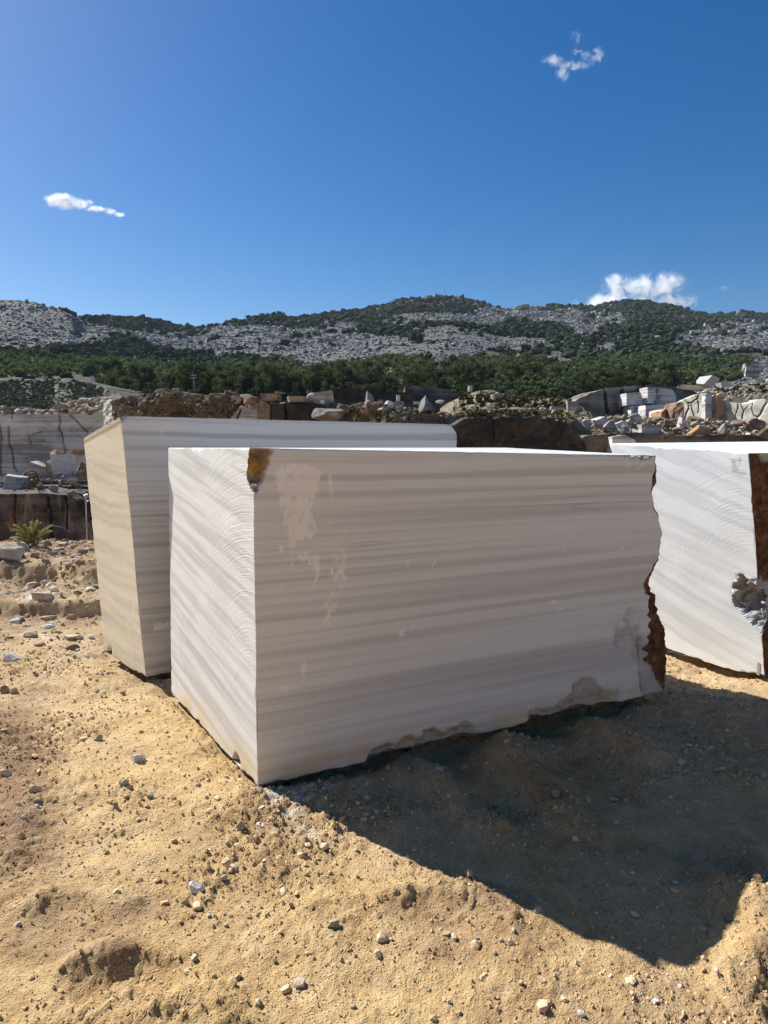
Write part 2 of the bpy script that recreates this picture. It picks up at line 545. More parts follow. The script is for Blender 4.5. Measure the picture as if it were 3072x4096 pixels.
M['terrain'] = terrain_mat()
M['stone'] = rock_mat('tan_stone', (0.15, 0.12, 0.085), (0.31, 0.255, 0.185), (0.52, 0.47, 0.40), 7, 0.02)
M['sandy_stone'] = rock_mat('dusty_stone', (0.20, 0.17, 0.13), (0.36, 0.32, 0.26), (0.56, 0.53, 0.48), 14, 0.012, dust=True)
M['white_stone'] = rock_mat('white_marble_stone', (0.30, 0.285, 0.265), (0.52, 0.50, 0.475), (0.74, 0.73, 0.71), 8, 0.02)
M['bank_stone'] = rock_mat('earthy_bank_stone', (0.19, 0.13, 0.075), (0.35, 0.26, 0.165), (0.54, 0.47, 0.38), 9, 0.015)
M['grain'] = rock_mat('gravel_grains', (0.33, 0.225, 0.115), (0.50, 0.355, 0.185), (0.62, 0.50, 0.33), 14, 0.004)
M['rubble'] = rock_mat('rubble_stone', (0.075, 0.074, 0.073), (0.155, 0.153, 0.15), (0.37, 0.365, 0.355), 0.35, 0.3)
M['boulder'] = rock_mat('marble_boulder', (0.15, 0.135, 0.115), (0.31, 0.29, 0.26), (0.54, 0.52, 0.48), 0.9, 0.15, stripe=1.8)
M['brown_boulder'] = rock_mat('rusty_boulder', (0.07, 0.045, 0.032), (0.20, 0.125, 0.078), (0.42, 0.33, 0.24), 0.9, 0.2)
M['orange_boulder'] = rock_mat('orange_stone', (0.20, 0.095, 0.045), (0.38, 0.20, 0.10), (0.52, 0.36, 0.22), 1.2, 0.1)
M['soil'] = rock_mat('brown_soil', (0.09, 0.062, 0.042), (0.225, 0.165, 0.112), (0.42, 0.345, 0.26), 0.8, 0.35)
M['dry_soil'] = rock_mat('dry_grassy_soil', (0.09, 0.075, 0.045), (0.21, 0.17, 0.10), (0.36, 0.31, 0.22), 0.6, 0.3)
M['scrub_soil'] = rock_mat('olive_scrub_soil', (0.05, 0.045, 0.028), (0.10, 0.09, 0.058), (0.19, 0.165, 0.11), 0.6, 0.3)
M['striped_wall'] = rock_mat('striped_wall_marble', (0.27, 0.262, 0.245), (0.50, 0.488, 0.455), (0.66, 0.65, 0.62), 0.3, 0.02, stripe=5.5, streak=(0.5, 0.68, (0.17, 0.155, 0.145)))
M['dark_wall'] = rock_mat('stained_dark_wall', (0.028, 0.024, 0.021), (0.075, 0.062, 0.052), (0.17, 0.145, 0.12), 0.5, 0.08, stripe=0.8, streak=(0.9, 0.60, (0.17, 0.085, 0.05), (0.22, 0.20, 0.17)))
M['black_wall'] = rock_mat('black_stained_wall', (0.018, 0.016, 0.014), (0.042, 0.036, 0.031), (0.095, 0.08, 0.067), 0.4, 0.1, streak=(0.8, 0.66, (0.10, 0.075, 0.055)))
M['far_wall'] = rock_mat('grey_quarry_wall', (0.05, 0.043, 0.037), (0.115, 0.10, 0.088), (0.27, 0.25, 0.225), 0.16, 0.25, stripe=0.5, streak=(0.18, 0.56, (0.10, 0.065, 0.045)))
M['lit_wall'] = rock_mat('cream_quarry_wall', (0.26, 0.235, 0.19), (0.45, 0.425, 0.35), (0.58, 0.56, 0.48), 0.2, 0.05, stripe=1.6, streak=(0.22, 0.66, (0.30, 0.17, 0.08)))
M['leaf_dark'] = leaf_mat('evergreen_leaves', (0.022, 0.034, 0.023), (0.050, 0.071, 0.042), (0.115, 0.142, 0.074))
M['leaf_far'] = leaf_mat('far_maquis_leaves', (0.018, 0.028, 0.023), (0.034, 0.049, 0.037), (0.064, 0.082, 0.054))
M['leaf_light'] = leaf_mat('grey_green_leaves', (0.05, 0.056, 0.034), (0.095, 0.105, 0.066), (0.16, 0.168, 0.11))
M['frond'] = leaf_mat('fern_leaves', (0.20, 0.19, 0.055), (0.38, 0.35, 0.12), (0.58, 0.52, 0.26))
M['dry_bush'] = leaf_mat('dusty_scrub_leaves', (0.07, 0.06, 0.03), (0.14, 0.12, 0.06), (0.24, 0.20, 0.11))
M['dry'] = leaf_mat('dry_grass_blades', (0.16, 0.12, 0.06), (0.30, 0.24, 0.13), (0.46, 0.38, 0.23))


def plain(name, col, rough=0.7, metal=0.0, nscale=30):
    k = NT(name)
    n = k.noise(k.obj(), nscale, 4, 0.6)
    c = k.mix(k.mr(n, 0.3, 0.7), tuple(0.75 * a for a in col), col)
    m = k.finish(c, rough, None, 0.3)
    k.t.nodes['Principled BSDF'].inputs['Metallic'].default_value = metal
    return m


M['bark'] = plain('grey_brown_bark', (0.11, 0.085, 0.06), 0.9, 0, 6)
M['steel'] = plain('galvanised_steel', (0.45, 0.45, 0.44), 0.5, 0.6, 20)
M['chalk'] = plain('white_chalk', (0.80, 0.80, 0.78), 0.9)
M['redmark'] = plain('red_crayon', (0.50, 0.33, 0.29), 0.8)

# ================================================================== the ground (near platform)
def pl(*pts):
    return [tuple(G(a, b)[:2]) for a, b in pts]


RIDGES = [  # (plan polyline, width m, height m)
    (pl((686, 2772), (1032, 3150), (1500, 3040), (2676, 2760)), .13, -.050),
    (pl((420, 2606), (583, 2708), (720, 2690)), .12, -.045),
    (pl((1560, 3080), (1660, 3010), (1760, 3110), (1880, 3230), (1990, 3330)), .085, .045),
    (pl((1960, 2930), (2070, 3060), (2190, 3180), (2300, 3300)), .10, .050),
    (pl((2330, 2860), (2480, 2950), (2600, 3030)), .09, .045),
    (pl((1800, 3010), (1900, 3130), (1990, 3230)), .14, -.050),
    (pl((2200, 2900), (2330, 3030), (2460, 3150)), .15, -.045),
    (pl((2560, 2860), (2800, 2960), (3072, 3040)), .20, -.03),
    (pl((320, 3830), (420, 3800), (560, 3815), (700, 3850), (760, 3920)), .05, .030),
    (pl((400, 3960), (560, 3925), (700, 3965)), .09, -.042),
    (pl((330, 4040), (520, 4060), (700, 4070)), .09, .05),
    (pl((780, 3980), (860, 4020), (900, 4096)), .07, .03),
    (pl((110, 3670), (190, 3610), (330, 3595), (430, 3625)), .035, .014),
    (pl((180, 3700), (300, 3670), (420, 3680)), .06, -.012),
    (pl((460, 3660), (540, 3630)), .035, .022),
    (pl((2990, 3630), (3010, 3760), (2960, 3950), (2985, 4200)), .10, .055),
    (pl((3080, 3630), (3120, 3900)), .10, .05),
    (pl((1870, 3590), (1960, 3650), (2040, 3710)), .08, .030),
    (pl((1620, 3600), (1720, 3580), (1830, 3600)), .06, .025),
    (pl((1700, 3700), (1800, 3680)), .09, -.02),
    (pl((-60, 2900), (20, 3080), (60, 3260), (30, 3420)), .13, .055),
    (pl((-80, 3480), (60, 3530), (120, 3600)), .10, .018),
    (pl((280, 3130), (400, 3170), (520, 3210)), .16, .03),
    (pl((700, 3260), (860, 3290), (980, 3240)), .10, .022),
    (pl((100, 2730), (240, 2700), (360, 2750)), .22, .05),
    (pl((0, 2700), (90, 2690)), .12, .06),
    (pl((740, 2650), (850, 2700), (960, 2780)), .05, .020),
    (pl((640, 2700), (760, 2760), (900, 2860)), .05, .020),
    (pl((560, 2760), (700, 2840), (840, 2950)), .05, .016),
    (pl((900, 3060), (1000, 3170), (1080, 3260)), .09, .02),
    (pl((2700, 2760), (2860, 2800), (3072, 2850)), .18, .03), (pl((2500, 2580), (2680, 2620), (2800, 2650)), .40, -.10),
    (pl((1250, 3760), (1400, 3700), (1500, 3640)), .10, .02),
    (pl((1280, 3640), (1380, 3600)), .07, .02),
    (pl((2100, 3900), (2300, 3950), (2500, 4010)), .16, .018),
]
NOISE_OFF = np.array([3.7, 9.1])


def ground_z(x, y):
    x = np.asarray(x, float); y = np.asarray(y, float)
    p = np.stack([x, y], -1) + NOISE_OFF
    r = np.hypot(x, y + 1.5)
    near = sstep(16, 7, r)
    z = 0.035 * fbm(p, 0.7, 3, 1) * sstep(0, 3, r)
    rz = np.zeros_like(z)
    wob = np.stack([fbm(p, 5.0, 3, 21), fbm(p, 5.0, 3, 22)], -1) * 0.05
    m = near > 0.02
    if m.any():
        xs, ys = (x + wob[..., 0])[m], (y + wob[..., 1])[m]
        acc = np.zeros_like(xs)
        for line, w, h in RIDGES:
            d = segdist(xs, ys, line)
            acc += h * np.exp(-(d / w) ** 2)
        rz[m] = acc
    z = z + rz
    # bank and rubble berm at the edge of the platform, left of the blocks
    left = sstep(-1.0, -1.9, x + 0.10 * y * 0.0)
    yy = y + 0.25 * fbm(p, 1.3, 3, 31)
    bank = 0.13 * sstep(6.3, 6.45, yy) + 0.19 * sstep(7.2, 7.4, yy + 0.25 * fbm(p, 0.8, 2, 33)) + 0.15 * np.exp(-((yy - 9.2) / 0.75) ** 2) * (1 + .5 * fbm(p, 1.1, 2, 37))
    bank = bank + (0.15 * fbm(p, 1.9, 6, 35, .62)) * sstep(5.8, 7.4, y)
    z = z + bank * left * near
    # fine clods
    if m.any():
        q = p[m]
        w1, id1 = worley(q + 0.03 * np.stack([vn(q, 9, 3), vn(q, 9, 4)], -1), 11.0, 2)
        w2, id2 = worley(q, 27.0, 6)
        w3, id3 = worley(q, 60.0, 8)
        patch = 1.25 * sstep(0.02, 0.38, fbm(q, 1.5, 3, 41)) + 0.7 * np.clip(np.abs(rz[m]) / 0.03, 0, 1) + 0.8 * (left * sstep(5.6, 6.6, y))[m]
        patch = np.clip(patch, 0.05, 1.4)
        c = 0.024 * np.clip(0.55 * id1 - w1 * 0.75, 0, 1) * patch
        c += 0.020 * np.clip(0.8 * id2 - w2 * 0.9, 0, 1) * np.clip(patch + 0.12, 0, 1.2)
        c += 0.015 * np.clip(0.95 * id3 - w3 * 0.95, 0, 1) * np.clip(patch + 0.40, 0, 1.3)
        c += 0.024 * fbm(q, 4.5, 4, 51) + 0.0035 * fbm(q, 45, 3, 52)
        cz = np.zeros_like(z); cz[m] = c
        z = z + cz * near
    # the platform ends here: slope down into the pit
    edge = 10.3 + 0.6 * fbm(p, 0.6, 3, 61)
    z = z - 7.5 * sstep(0, 6.0, y - edge)
    # unseen earth bank added behind the camera to bounce warm sunlight forward
    bk = y + 1.2 * fbm(p, 0.25, 3, 63)
    z = z + 4.3 * sstep(-5.0, -12.0, bk) + 2.0 * sstep(-12, -28, bk)
    return z


ga = np.concatenate([np.linspace(-180, -72, 20), np.linspace(-70, -35, 18)[:-1], np.linspace(-35, 35, 560), np.linspace(35, 70, 18)[1:], np.linspace(72, 180, 20)])
gr = np.concatenate([np.linspace(0.05, 2.4, 14), np.exp(np.linspace(math.log(2.5), math.log(13.2), 520)), np.exp(np.linspace(math.log(13.6), math.log(90), 30))])
AA, RR = np.meshgrid(np.radians(ga), gr)
gx, gy = RR * np.sin(AA), -1.5 + RR * np.cos(AA)
gz = ground_z(gx, gy)
gv = np.stack([gx, gy, gz], -1).reshape(-1, 3)
gp = np.stack([gx, gy], -1)
dpt = np.exp(-(segdist(gx, gy, pl((1070, 3220), (1120, 3270), (1200, 3310))) / .13) ** 2) * 0.45
dpt += 0.55 * np.exp(-(segdist(gx, gy, pl((1150, 3180), (1300, 3160), (1420, 3120))) / .12) ** 2)
dpt += 0.75 * np.exp(-(segdist(gx, gy, pl((130, 2435), (200, 2430))) / .16) ** 2) + 0.5 * np.exp(-(segdist(gx, gy, pl((160, 2530), (190, 2545))) / .15) ** 2)
rpt = np.exp(-(segdist(gx, gy, pl((-60, 2900), (20, 3080), (60, 3260), (30, 3420))) / .20) ** 2) * .9
rpt += (0.45 + 0.5 * sstep(-.1, 0.4, fbm(gp, 1.6, 4, 71))) * sstep(-1.2, -1.8, gx) * sstep(5.2, 6.8, gy)
rpt += 0.50 * sstep(0.05, 0.5, fbm(gp, 2.3, 4, 72))
g_o = link('ground', mesh_np('ground', gv, grid_faces(*gx.shape), {'dust': dpt, 'red': np.clip(rpt, 0, 1)}, True), M['ground'])
tag(g_o, 'ochre sandy quarry ground with clods and ruts', kind='structure')

# ================================================================== hillside terrain
SKY_X = [-900, -300, 0, 62, 123, 170, 178, 240, 290, 310, 345, 430, 530, 620, 700, 760, 780, 800, 830, 870, 920, 960, 1010, 1030, 1080, 1120, 1170, 1220, 1290, 1370, 1430, 1490, 1540, 1570, 1600, 1640, 1690, 1740, 1790, 1830, 1880, 1930, 1990, 2048, 2090, 2120, 2270, 2380, 2430, 2480, 2520, 2570, 2630, 2700, 2760, 2820, 2850, 2900, 2950, 3000, 3072, 3400, 3972]
SKY_Y = [1215, 1195, 1199, 1202, 1206, 1216, 1224, 1234, 1254, 1268, 1268, 1270, 1273, 1283, 1301, 1315, 1320, 1315, 1308, 1294, 1290, 1285, 1272, 1268, 1265, 1263, 1269, 1265, 1261, 1251, 1243, 1231, 1223, 1213, 1203, 1201, 1199, 1193, 1190, 1193, 1205, 1216, 1231, 1236, 1222, 1226, 1225, 1231, 1216, 1207, 1205, 1208, 1216, 1230, 1248, 1261, 1263, 1259, 1253, 1253, 1263, 1275, 1300]
SKD_X = [-900, 0, 290, 345, 760, 860, 1200, 1800, 2500, 3072, 3972]
SKD_Y = [430, 430, 420, 640, 640, 520, 620, 780, 800, 820, 820]
RUB = [
    [(-900, 1150), (170, 1210), (310, 1262), (390, 1302), (500, 1320), (620, 1327), (750, 1328), (810, 1312), (900, 1288), (1000, 1305), (1050, 1303), (1130, 1315), (1250, 1320), (1290, 1292), (1440, 1290), (1450, 1320), (1480, 1335), (1560, 1345), (1660, 1345), (1690, 1318), (1800, 1308), (1900, 1335), (2024, 1350), (2100, 1352), (2170, 1355), (2220, 1388), (2130, 1392), (2024, 1395), (1950, 1410), (1850, 1425), (1800, 1440), (1760, 1455), (1620, 1425), (1540, 1415), (1480, 1440), (1400, 1452), (1240, 1467), (1000, 1430), (900, 1430), (850, 1420), (750, 1400), (640, 1395), (565, 1365), (520, 1345), (440, 1345), (430, 1372), (370, 1382), (330, 1393), (170, 1402), (0, 1392), (-900, 1400)],
    [(1500, 1292), (1620, 1258), (1720, 1255), (1880, 1257), (1930, 1233), (2024, 1225), (2060, 1215), (2200, 1232), (2330, 1242), (2450, 1255), (2510, 1270), (2500, 1300), (2420, 1310), (2400, 1330), (2330, 1345), (2200, 1300), (2050, 1290), (1960, 1320), (1900, 1305), (1800, 1295), (1680, 1302), (1600, 1312), (1540, 1312)],
    [(2150, 1425), (2220, 1410), (2310, 1440), (2320, 1450), (2250, 1462), (2190, 1442)],
    [(2350, 1388), (2520, 1348), (2545, 1355), (2400, 1398)],
    [(2670, 1362), (2720, 1335), (2850, 1300), (2960, 1278), (3072, 1288), (3500, 1300), (3500, 1420), (3072, 1410), (2900, 1420), (2800, 1402), (2690, 1380)],
    [(2710, 1445), (2790, 1425), (2820, 1435), (2740, 1455)],
    [(2960, 1470), (3072, 1425), (3500, 1420), (3500, 1620), (3072, 1580), (2960, 1580), (2800, 1565), (2860, 1550), (2950, 1530)],
]
tx = np.concatenate([np.linspace(-900, -60, 60)[:-1], np.linspace(-60, 3132, 330), np.linspace(3132, 3972, 60)[1:]])
sy = np.interp(tx, SKY_X, SKY_Y); sd = np.interp(tx, SKD_X, SKD_Y)
tf = np.concatenate([np.linspace(0, 1, 26)[:-1] * 0.18, np.linspace(0.18, 1, 150)])   # 0 = near start, 1 = ridge
cd = np.array([46, 60, 85, 112, 185, 265, 345])                                          # control distances
cf = np.array([0.0, .03, .09, .18, .42, .62, .80, 1.0])
TX, TF = np.meshgrid(tx, tf)
TY = np.zeros_like(TX); TD = np.zeros_like(TX)
for c in range(len(tx)):
    yb = 1572
    ys = [1800, 1795, 1760, yb] + [yb + (sy[c] - yb) * q for q in (.27, .50, .70)] + [sy[c]]
    TY[:, c] = np.interp(tf, cf, ys)
    TD[:, c] = np.interp(tf, cf, list(cd) + [sd[c]])
tv = P(TX, TY, TD)
amp = np.interp(TD, [46, 110, 300, 700], [0.3, 0.6, 1.6, 3.0]) * sstep(1.0, 0.93, TF)
tv[..., 2] += amp * fbm(tv[..., :2], 0.03, 4, 81) + 0.35 * amp * fbm(tv[..., :2], 0.14, 3, 82)
wx = TX + 26 * fbm(tv[..., :2] * [1, 1], 0.05, 3, 83); wy = TY + 9 * fbm(tv[..., :2], 0.07, 3, 84)
rub = np.zeros_like(TX, bool)
for poly in RUB:
    rub |= inpoly(wx, wy, poly)
rubf = rub.astype(float)
soilf = sstep(0.20, 0.12, TF)
# lead-in down to the pit in front, and the far side behind the ridge
rows_pre = []
for d, zz in ((8.0, -3.0), (12.0, -7.8), (24.0, -8.0), (38.0, -6.5), (44.0, -0.8)):
    q = P(tx, np.full_like(tx, 1765.0), np.full_like(tx, d)); q[:, 2] = zz
    rows_pre.append(q)
rows_post = []
for k, (mul, drop) in enumerate(((1.06, 4), (1.25, 35), (2.2, 110))):
    q = CAM + (tv[-1] - CAM) * mul; q[:, 2] = tv[-1, :, 2] - drop
    rows_post.append(q)
q = tv[-1].copy() * 12.0; q[:, 2] = -30; rows_post.append(q)
allv = np.concatenate([np.stack(rows_pre), tv, np.stack(rows_post)])
z5, z4 = np.zeros((5, len(tx))), np.zeros((4, len(tx)))
t_o = link('hillside', mesh_np('hillside', allv.reshape(-1, 3), grid_faces(allv.shape[0], allv.shape[1]),
           {'rub': np.concatenate([z5, rubf, z4]), 'soil': np.concatenate([z5 + 1, soilf, z4])}, True), M['terrain'])
tag(t_o, 'wooded hillside with grey rubble tips above the quarry', kind='structure')

# sampling tools on the terrain
qa = tv[:-1, :-1]; qb = tv[:-1, 1:]; qc = tv[1:, :-1]
QAREA = np.linalg.norm(np.cross(qb - qa, qc - qa), axis=-1)
QX, QY, QD, QR = TX[:-1, :-1], TY[:-1, :-1], TD[:-1, :-1], rub[:-1, :-1]
QVIS = (QX > -260) & (QX < 3330)


def scatter(weight, n):
    w = (weight * QAREA).ravel(); w = w / w.sum()
    idx = RNG.choice(len(w), n, p=w)
    r, c = idx // QX.shape[1], idx % QX.shape[1]
    a, b = RNG.random(n)[:, None], RNG.random(n)[:, None]
    pts = (tv[r, c] * (1 - a) + tv[r, c + 1] * a) * (1 - b) + (tv[r + 1, c] * (1 - a) + tv[r + 1, c + 1] * a) * b
    return pts, QX[r, c], QY[r, c], QD[r, c]


# ---- rubble tips on the slopes (uncountable)
bag = Bag()
protos = [rock_pts(0, RNG, 6, 0.0) + RNG.normal(0, .10, (12, 3)) for _ in range(24)]
pts, X_, Y_, D_ = scatter(QVIS * QR * (QD > 100) * np.interp(QD, [100, 300, 450, 800], [1.0, 1.0, .55, .32]), 36000)
for p_, d_ in zip(pts, D_):
    s = min(2.6, RNG.lognormal(0, .5) * np.interp(d_, [100, 300, 450, 800], [.25, .36, .50, .80]))
    v = protos[RNG.integers(24)] * (s * RNG.uniform([.7, .7, .45], [1.5, 1.1, .8]))
    if d_ > 100:
        v = OCT_V * (1 + RNG.normal(0, .25, (6, 1))) * (s * RNG.uniform([.8, .8, .5], [1.5, 1.1, .9]))
        bag.add(v @ rotmat(RNG, .6).T + p_ + [0, 0, s * .22], OCT_F, RNG.random() ** 1.1)
        continue
    bag.add(v @ rotmat(RNG, .5).T + p_ + [0, 0, s * .22], ICO[0][1], RNG.random() ** 1.1)
bag.build('rubble', M['rubble'], 'grey marble rubble tipped over the hill slopes', 'rubble')
# a few stones among the scrub
bag = Bag()
pts, X_, Y_, D_ = scatter(QVIS * (~QR) * (QD > 60) * (fbm(qa[..., :2], .04, 3, 91) > 0.25), 1300)
for p_, d_ in zip(pts, D_):
    s = RNG.lognormal(0, .4) * np.interp(d_, [60, 300, 800], [.25, .6, 1.3])
    bag.add((protos[RNG.integers(24)] * s) @ rotmat(RNG, .5).T + p_ + [0, 0, .1 * s], ICO[0][1], RNG.random())
bag.build('scattered_rock', M['rubble'], 'pale rocks showing among the scrub on the hill', 'rocks')

# ---- far maquis (uncountable)
bag = Bag()
bv, bf = ICO[1]
b0prot = []
for _ in range(16):
    q = ICO[0][0] * (1 + .32 * RNG.normal(size=(12, 1)).clip(-1.3, 1.3)); q[:, 2] *= .8
    b0prot.append(q)
bprot = []
for _ in range(16):
    q = bv * (1 + .34 * RNG.normal(size=(42, 1)).clip(-1.4, 1.4)); q[:, 2] *= .75
    bprot.append(q)
dens = np.interp(QD, [112, 200, 300, 450, 800], [0, .35, 1.0, .75, .42])
gap = fbm(qa[..., :2], .028, 3, 95) < 0.42
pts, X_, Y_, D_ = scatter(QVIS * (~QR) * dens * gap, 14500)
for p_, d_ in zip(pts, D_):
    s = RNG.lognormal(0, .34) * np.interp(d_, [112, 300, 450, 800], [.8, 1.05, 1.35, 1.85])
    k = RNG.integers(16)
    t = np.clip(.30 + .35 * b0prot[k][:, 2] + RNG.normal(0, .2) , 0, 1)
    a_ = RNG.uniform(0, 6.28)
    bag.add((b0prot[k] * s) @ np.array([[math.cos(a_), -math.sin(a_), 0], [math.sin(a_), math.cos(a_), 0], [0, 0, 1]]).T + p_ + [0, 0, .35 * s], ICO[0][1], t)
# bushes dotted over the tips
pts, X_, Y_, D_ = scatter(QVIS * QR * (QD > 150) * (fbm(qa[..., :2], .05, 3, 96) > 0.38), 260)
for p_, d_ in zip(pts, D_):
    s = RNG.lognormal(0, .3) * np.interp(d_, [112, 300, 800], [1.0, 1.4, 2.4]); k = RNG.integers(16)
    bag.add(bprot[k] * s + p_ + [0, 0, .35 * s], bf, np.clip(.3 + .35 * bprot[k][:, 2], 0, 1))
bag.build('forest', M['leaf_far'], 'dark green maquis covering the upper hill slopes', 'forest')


# ================================================================== leafy crowns
def crown_mesh(name, rng, n_leaf, n_clump, rad, hgt, leaf, shape='round'):
    """clumps of small leaf faces spread through a crown volume, base at z=0"""
    cl = []
    while len(cl) < n_clump:
        c = rng.uniform(-1, 1, 3)
        lim = 1.0 if shape == 'round' else (1.05 - .62 * (c[2] + 1) / 2)
        if np.hypot(c[0], c[1]) < lim and (shape != 'round' or np.linalg.norm(c) < 1) and np.linalg.norm(c) > .35:
            cl.append(c * .84)
    cl = np.array(cl); cr = rng.uniform(.24, .44, n_clump)
    per = n_leaf // n_clump
    d = rng.normal(size=(n_clump, per, 3)); d /= np.linalg.norm(d, axis=-1, keepdims=True)
    ctr = (cl[:, None] + d * (cr[:, None, None] * rng.uniform(.55, 1.08, (n_clump, per, 1)))).reshape(-1, 3)
    tint = np.clip(.38 + .26 * d[..., 2] + rng.normal(0, .12, (n_clump, 1)) + rng.normal(0, .08, (n_clump, per)), 0, 1).reshape(-1)  # clump tops tinted lighter, putting sunlight into the leaf colour
    ctr = ctr * [rad, rad, hgt / 2] + [0, 0, hgt / 2]
    n = len(ctr)
    nr = d.reshape(-1, 3) + rng.normal(0, .55, (n, 3)); nr /= np.linalg.norm(nr, axis=1, keepdims=True)
    t1 = np.cross(nr, rng.normal(size=(n, 3))); t1 /= np.linalg.norm(t1, axis=1, keepdims=True)
    t2 = np.cross(nr, t1)
    s = (leaf * rng.uniform(.6, 1.4, n))[:, None]
    quad = np.stack([ctr - t1 * s, ctr + t2 * s * .55, ctr + t1 * s, ctr - t2 * s * .55], 1).reshape(-1, 3)
    return mesh_np(name, quad, np.arange(4 * n).reshape(-1, 4), {'tint': np.repeat(tint, 4)})


def limb(a, b, r0, r1, n=6):
    a, b = np.array(a, float), np.array(b, float)
    d = b - a; d /= np.linalg.norm(d)
    u = np.cross(d, [0.3, .9, .1]); u /= np.linalg.norm(u); w = np.cross(d, u)
    an = np.linspace(0, 2 * math.pi, n, endpoint=False)
    ring = np.cos(an)[:, None] * u + np.sin(an)[:, None] * w
    v = np.concatenate([a + ring * r0, b + ring * r1])
    i = np.arange(n)
    return v, np.stack([i, (i + 1) % n, (i + 1) % n + n, i + n], 1)


def limbs_mesh(name, segs, n=6):
    V, Fc, off = [], [], 0
    for a, b, r0, r1 in segs:
        v, f = limb(a, b, r0, r1, n)
        V.append(v); Fc.append(f + off); off += len(v)
    return mesh_np(name, np.concatenate(V), np.concatenate(Fc), None, True)


def trunk_segs(rng, h, r):
    segs = [((0, 0, -.4), (.08, .03, h * .3), r, r * .75), ((.08, .03, h * .3), (.02, .08, h * .62), r * .75, r * .45), ((.02, .08, h * .62), (0, 0, h * .9), r * .45, r * .12)]
    for k in range(6):
        a = rng.uniform(0, 6.28); z0 = h * rng.uniform(.18, .55)
        segs.append(((.05, .05, z0), (math.cos(a) * h * .3, math.sin(a) * h * .3, z0 + h * rng.uniform(.15, .32)), r * .38, r * .08))
    return segs


TREES = []
for k in range(7):
    r = np.random.default_rng(100 + k)
    h = 5.2
    shp = 'round' if k % 3 else 'cone'
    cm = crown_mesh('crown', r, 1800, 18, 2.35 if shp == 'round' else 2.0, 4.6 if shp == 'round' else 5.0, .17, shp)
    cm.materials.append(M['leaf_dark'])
    tm = limbs_mesh('trunk', trunk_segs(r, h, .17)); tm.materials.append(M['bark'])
    TREES.append((cm, tm, shp))


def put_tree(p, s, k, label, group):
    e = bpy.data.objects.new('tree', None); COL.objects.link(e)
    e.location = p; e.rotation_euler = (0, 0, RNG.uniform(0, 6.28)); e.scale = (s * RNG.uniform(.9, 1.2), s * RNG.uniform(.9, 1.2), s * RNG.uniform(.8, 1.1))
    tag(e, label, 'tree', group)
    cm, tm, shp = TREES[k]
    c = link('crown', cm, None, e); c.location = (0, 0, .7)
    link('trunk', tm, None, e)
    return e


TREE_ZONES = [
    (-60, 210, 'above the scrubby mound, at the left photo edge'), (210, 440, 'above the scrubby mound, left of the utility pole'),
    (440, 660, 'behind the cream rock edge, left of the utility pole'), (660, 900, 'around the utility pole behind the long soil heap'),
    (900, 1180, 'behind the brown slabs of the long heap'), (1180, 1400, 'behind the large angular boulder'),
    (1400, 1560, 'behind the pointed standing stone'), (1560, 1800, 'behind the cone-shaped stone'),
    (1800, 2080, 'on the slope above the far bank, left part'), (2080, 2420, 'on the slope above the short stone post'),
    (2420, 2700, 'on the slope above the white striped panels'), (2700, 3140, 'on the slope above the cracked cream walls'),
]
cand, X_, Y_, D_ = scatter(QVIS * (~QR) * (QD > 104) * (QD < 290) * (QX > -60) * (QX < 3140) * (QY > 1395) * np.interp(QD, [104, 290], [1.0, .7]) * (fbm(qa[..., :2], .045, 3, 97) < .33), 9000)
keep = []
cell = {}
for i in np.argsort(D_):
    if X_[i] > 2690 and Y_[i] > 1540: continue
    if X_[i] < 430 and Y_[i] > 1512: continue
    cs = 2.7 if D_[i] < 130 else 2.5
    key = (int(cand[i][0] // cs), int(cand[i][1] // cs), cs)
    if cell.get(key, 0) >= 1: continue
    cell[key] = 1
    keep.append(i)
near_t = keep[:285]
bag = Bag()
for i in near_t:
    zone = next(l for a, b, l in TREE_ZONES if a <= X_[i] < b)
    ts, tk = min(1.15, .34 + .26 * RNG.lognormal(0, .55)), RNG.integers(7)
    lab = ('small ' if ts < .5 else 'tall ' if ts > .75 else 'middling ') + ('round' if tk % 3 else 'pointed') + ' dark evergreen ' + zone
    put_tree(cand[i] - [0, 0, .4], ts, tk, lab, 'evergreen trees ' + zone)
# the wood behind them reads as one mass
lv = [np.zeros((m_.vertices.__len__(), 3), np.float32) for m_, _, _ in TREES]
small = []
for k in range(8):
    cm = crown_mesh('c', np.random.default_rng(300 + k), 56, 8, 2.3, 3.8, .70)
    a = np.zeros(len(cm.vertices) * 3, np.float32); cm.vertices.foreach_get('co', a)
    t = np.zeros(len(cm.vertices), np.float32); cm.attributes['tint'].data.foreach_get('value', t)
    small.append((a.reshape(-1, 3), np.arange(len(cm.vertices)).reshape(-1, 4), t))
    bpy.data.meshes.remove(cm)
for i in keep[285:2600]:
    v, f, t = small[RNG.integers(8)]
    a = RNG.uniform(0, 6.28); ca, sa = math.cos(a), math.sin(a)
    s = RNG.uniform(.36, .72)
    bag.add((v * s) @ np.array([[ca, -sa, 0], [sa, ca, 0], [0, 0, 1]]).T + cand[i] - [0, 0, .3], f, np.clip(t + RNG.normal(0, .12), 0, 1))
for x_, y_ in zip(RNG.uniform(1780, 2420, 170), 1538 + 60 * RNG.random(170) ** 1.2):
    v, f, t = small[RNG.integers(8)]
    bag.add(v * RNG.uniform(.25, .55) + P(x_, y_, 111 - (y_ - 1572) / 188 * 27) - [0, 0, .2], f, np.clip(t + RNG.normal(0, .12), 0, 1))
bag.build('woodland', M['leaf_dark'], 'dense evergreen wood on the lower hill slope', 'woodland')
print('trees', len(near_t), 'mass', len(keep) - len(near_t))

# ================================================================== the three sawn blocks
def samples(L, step):
    n = max(2, int(L / step))
    inner = np.linspace(0.016, L - 0.016, n)
    return np.concatenate([[0, .0025, .006, .011], inner, [L - .011, L - .006, L - .0025, L]])


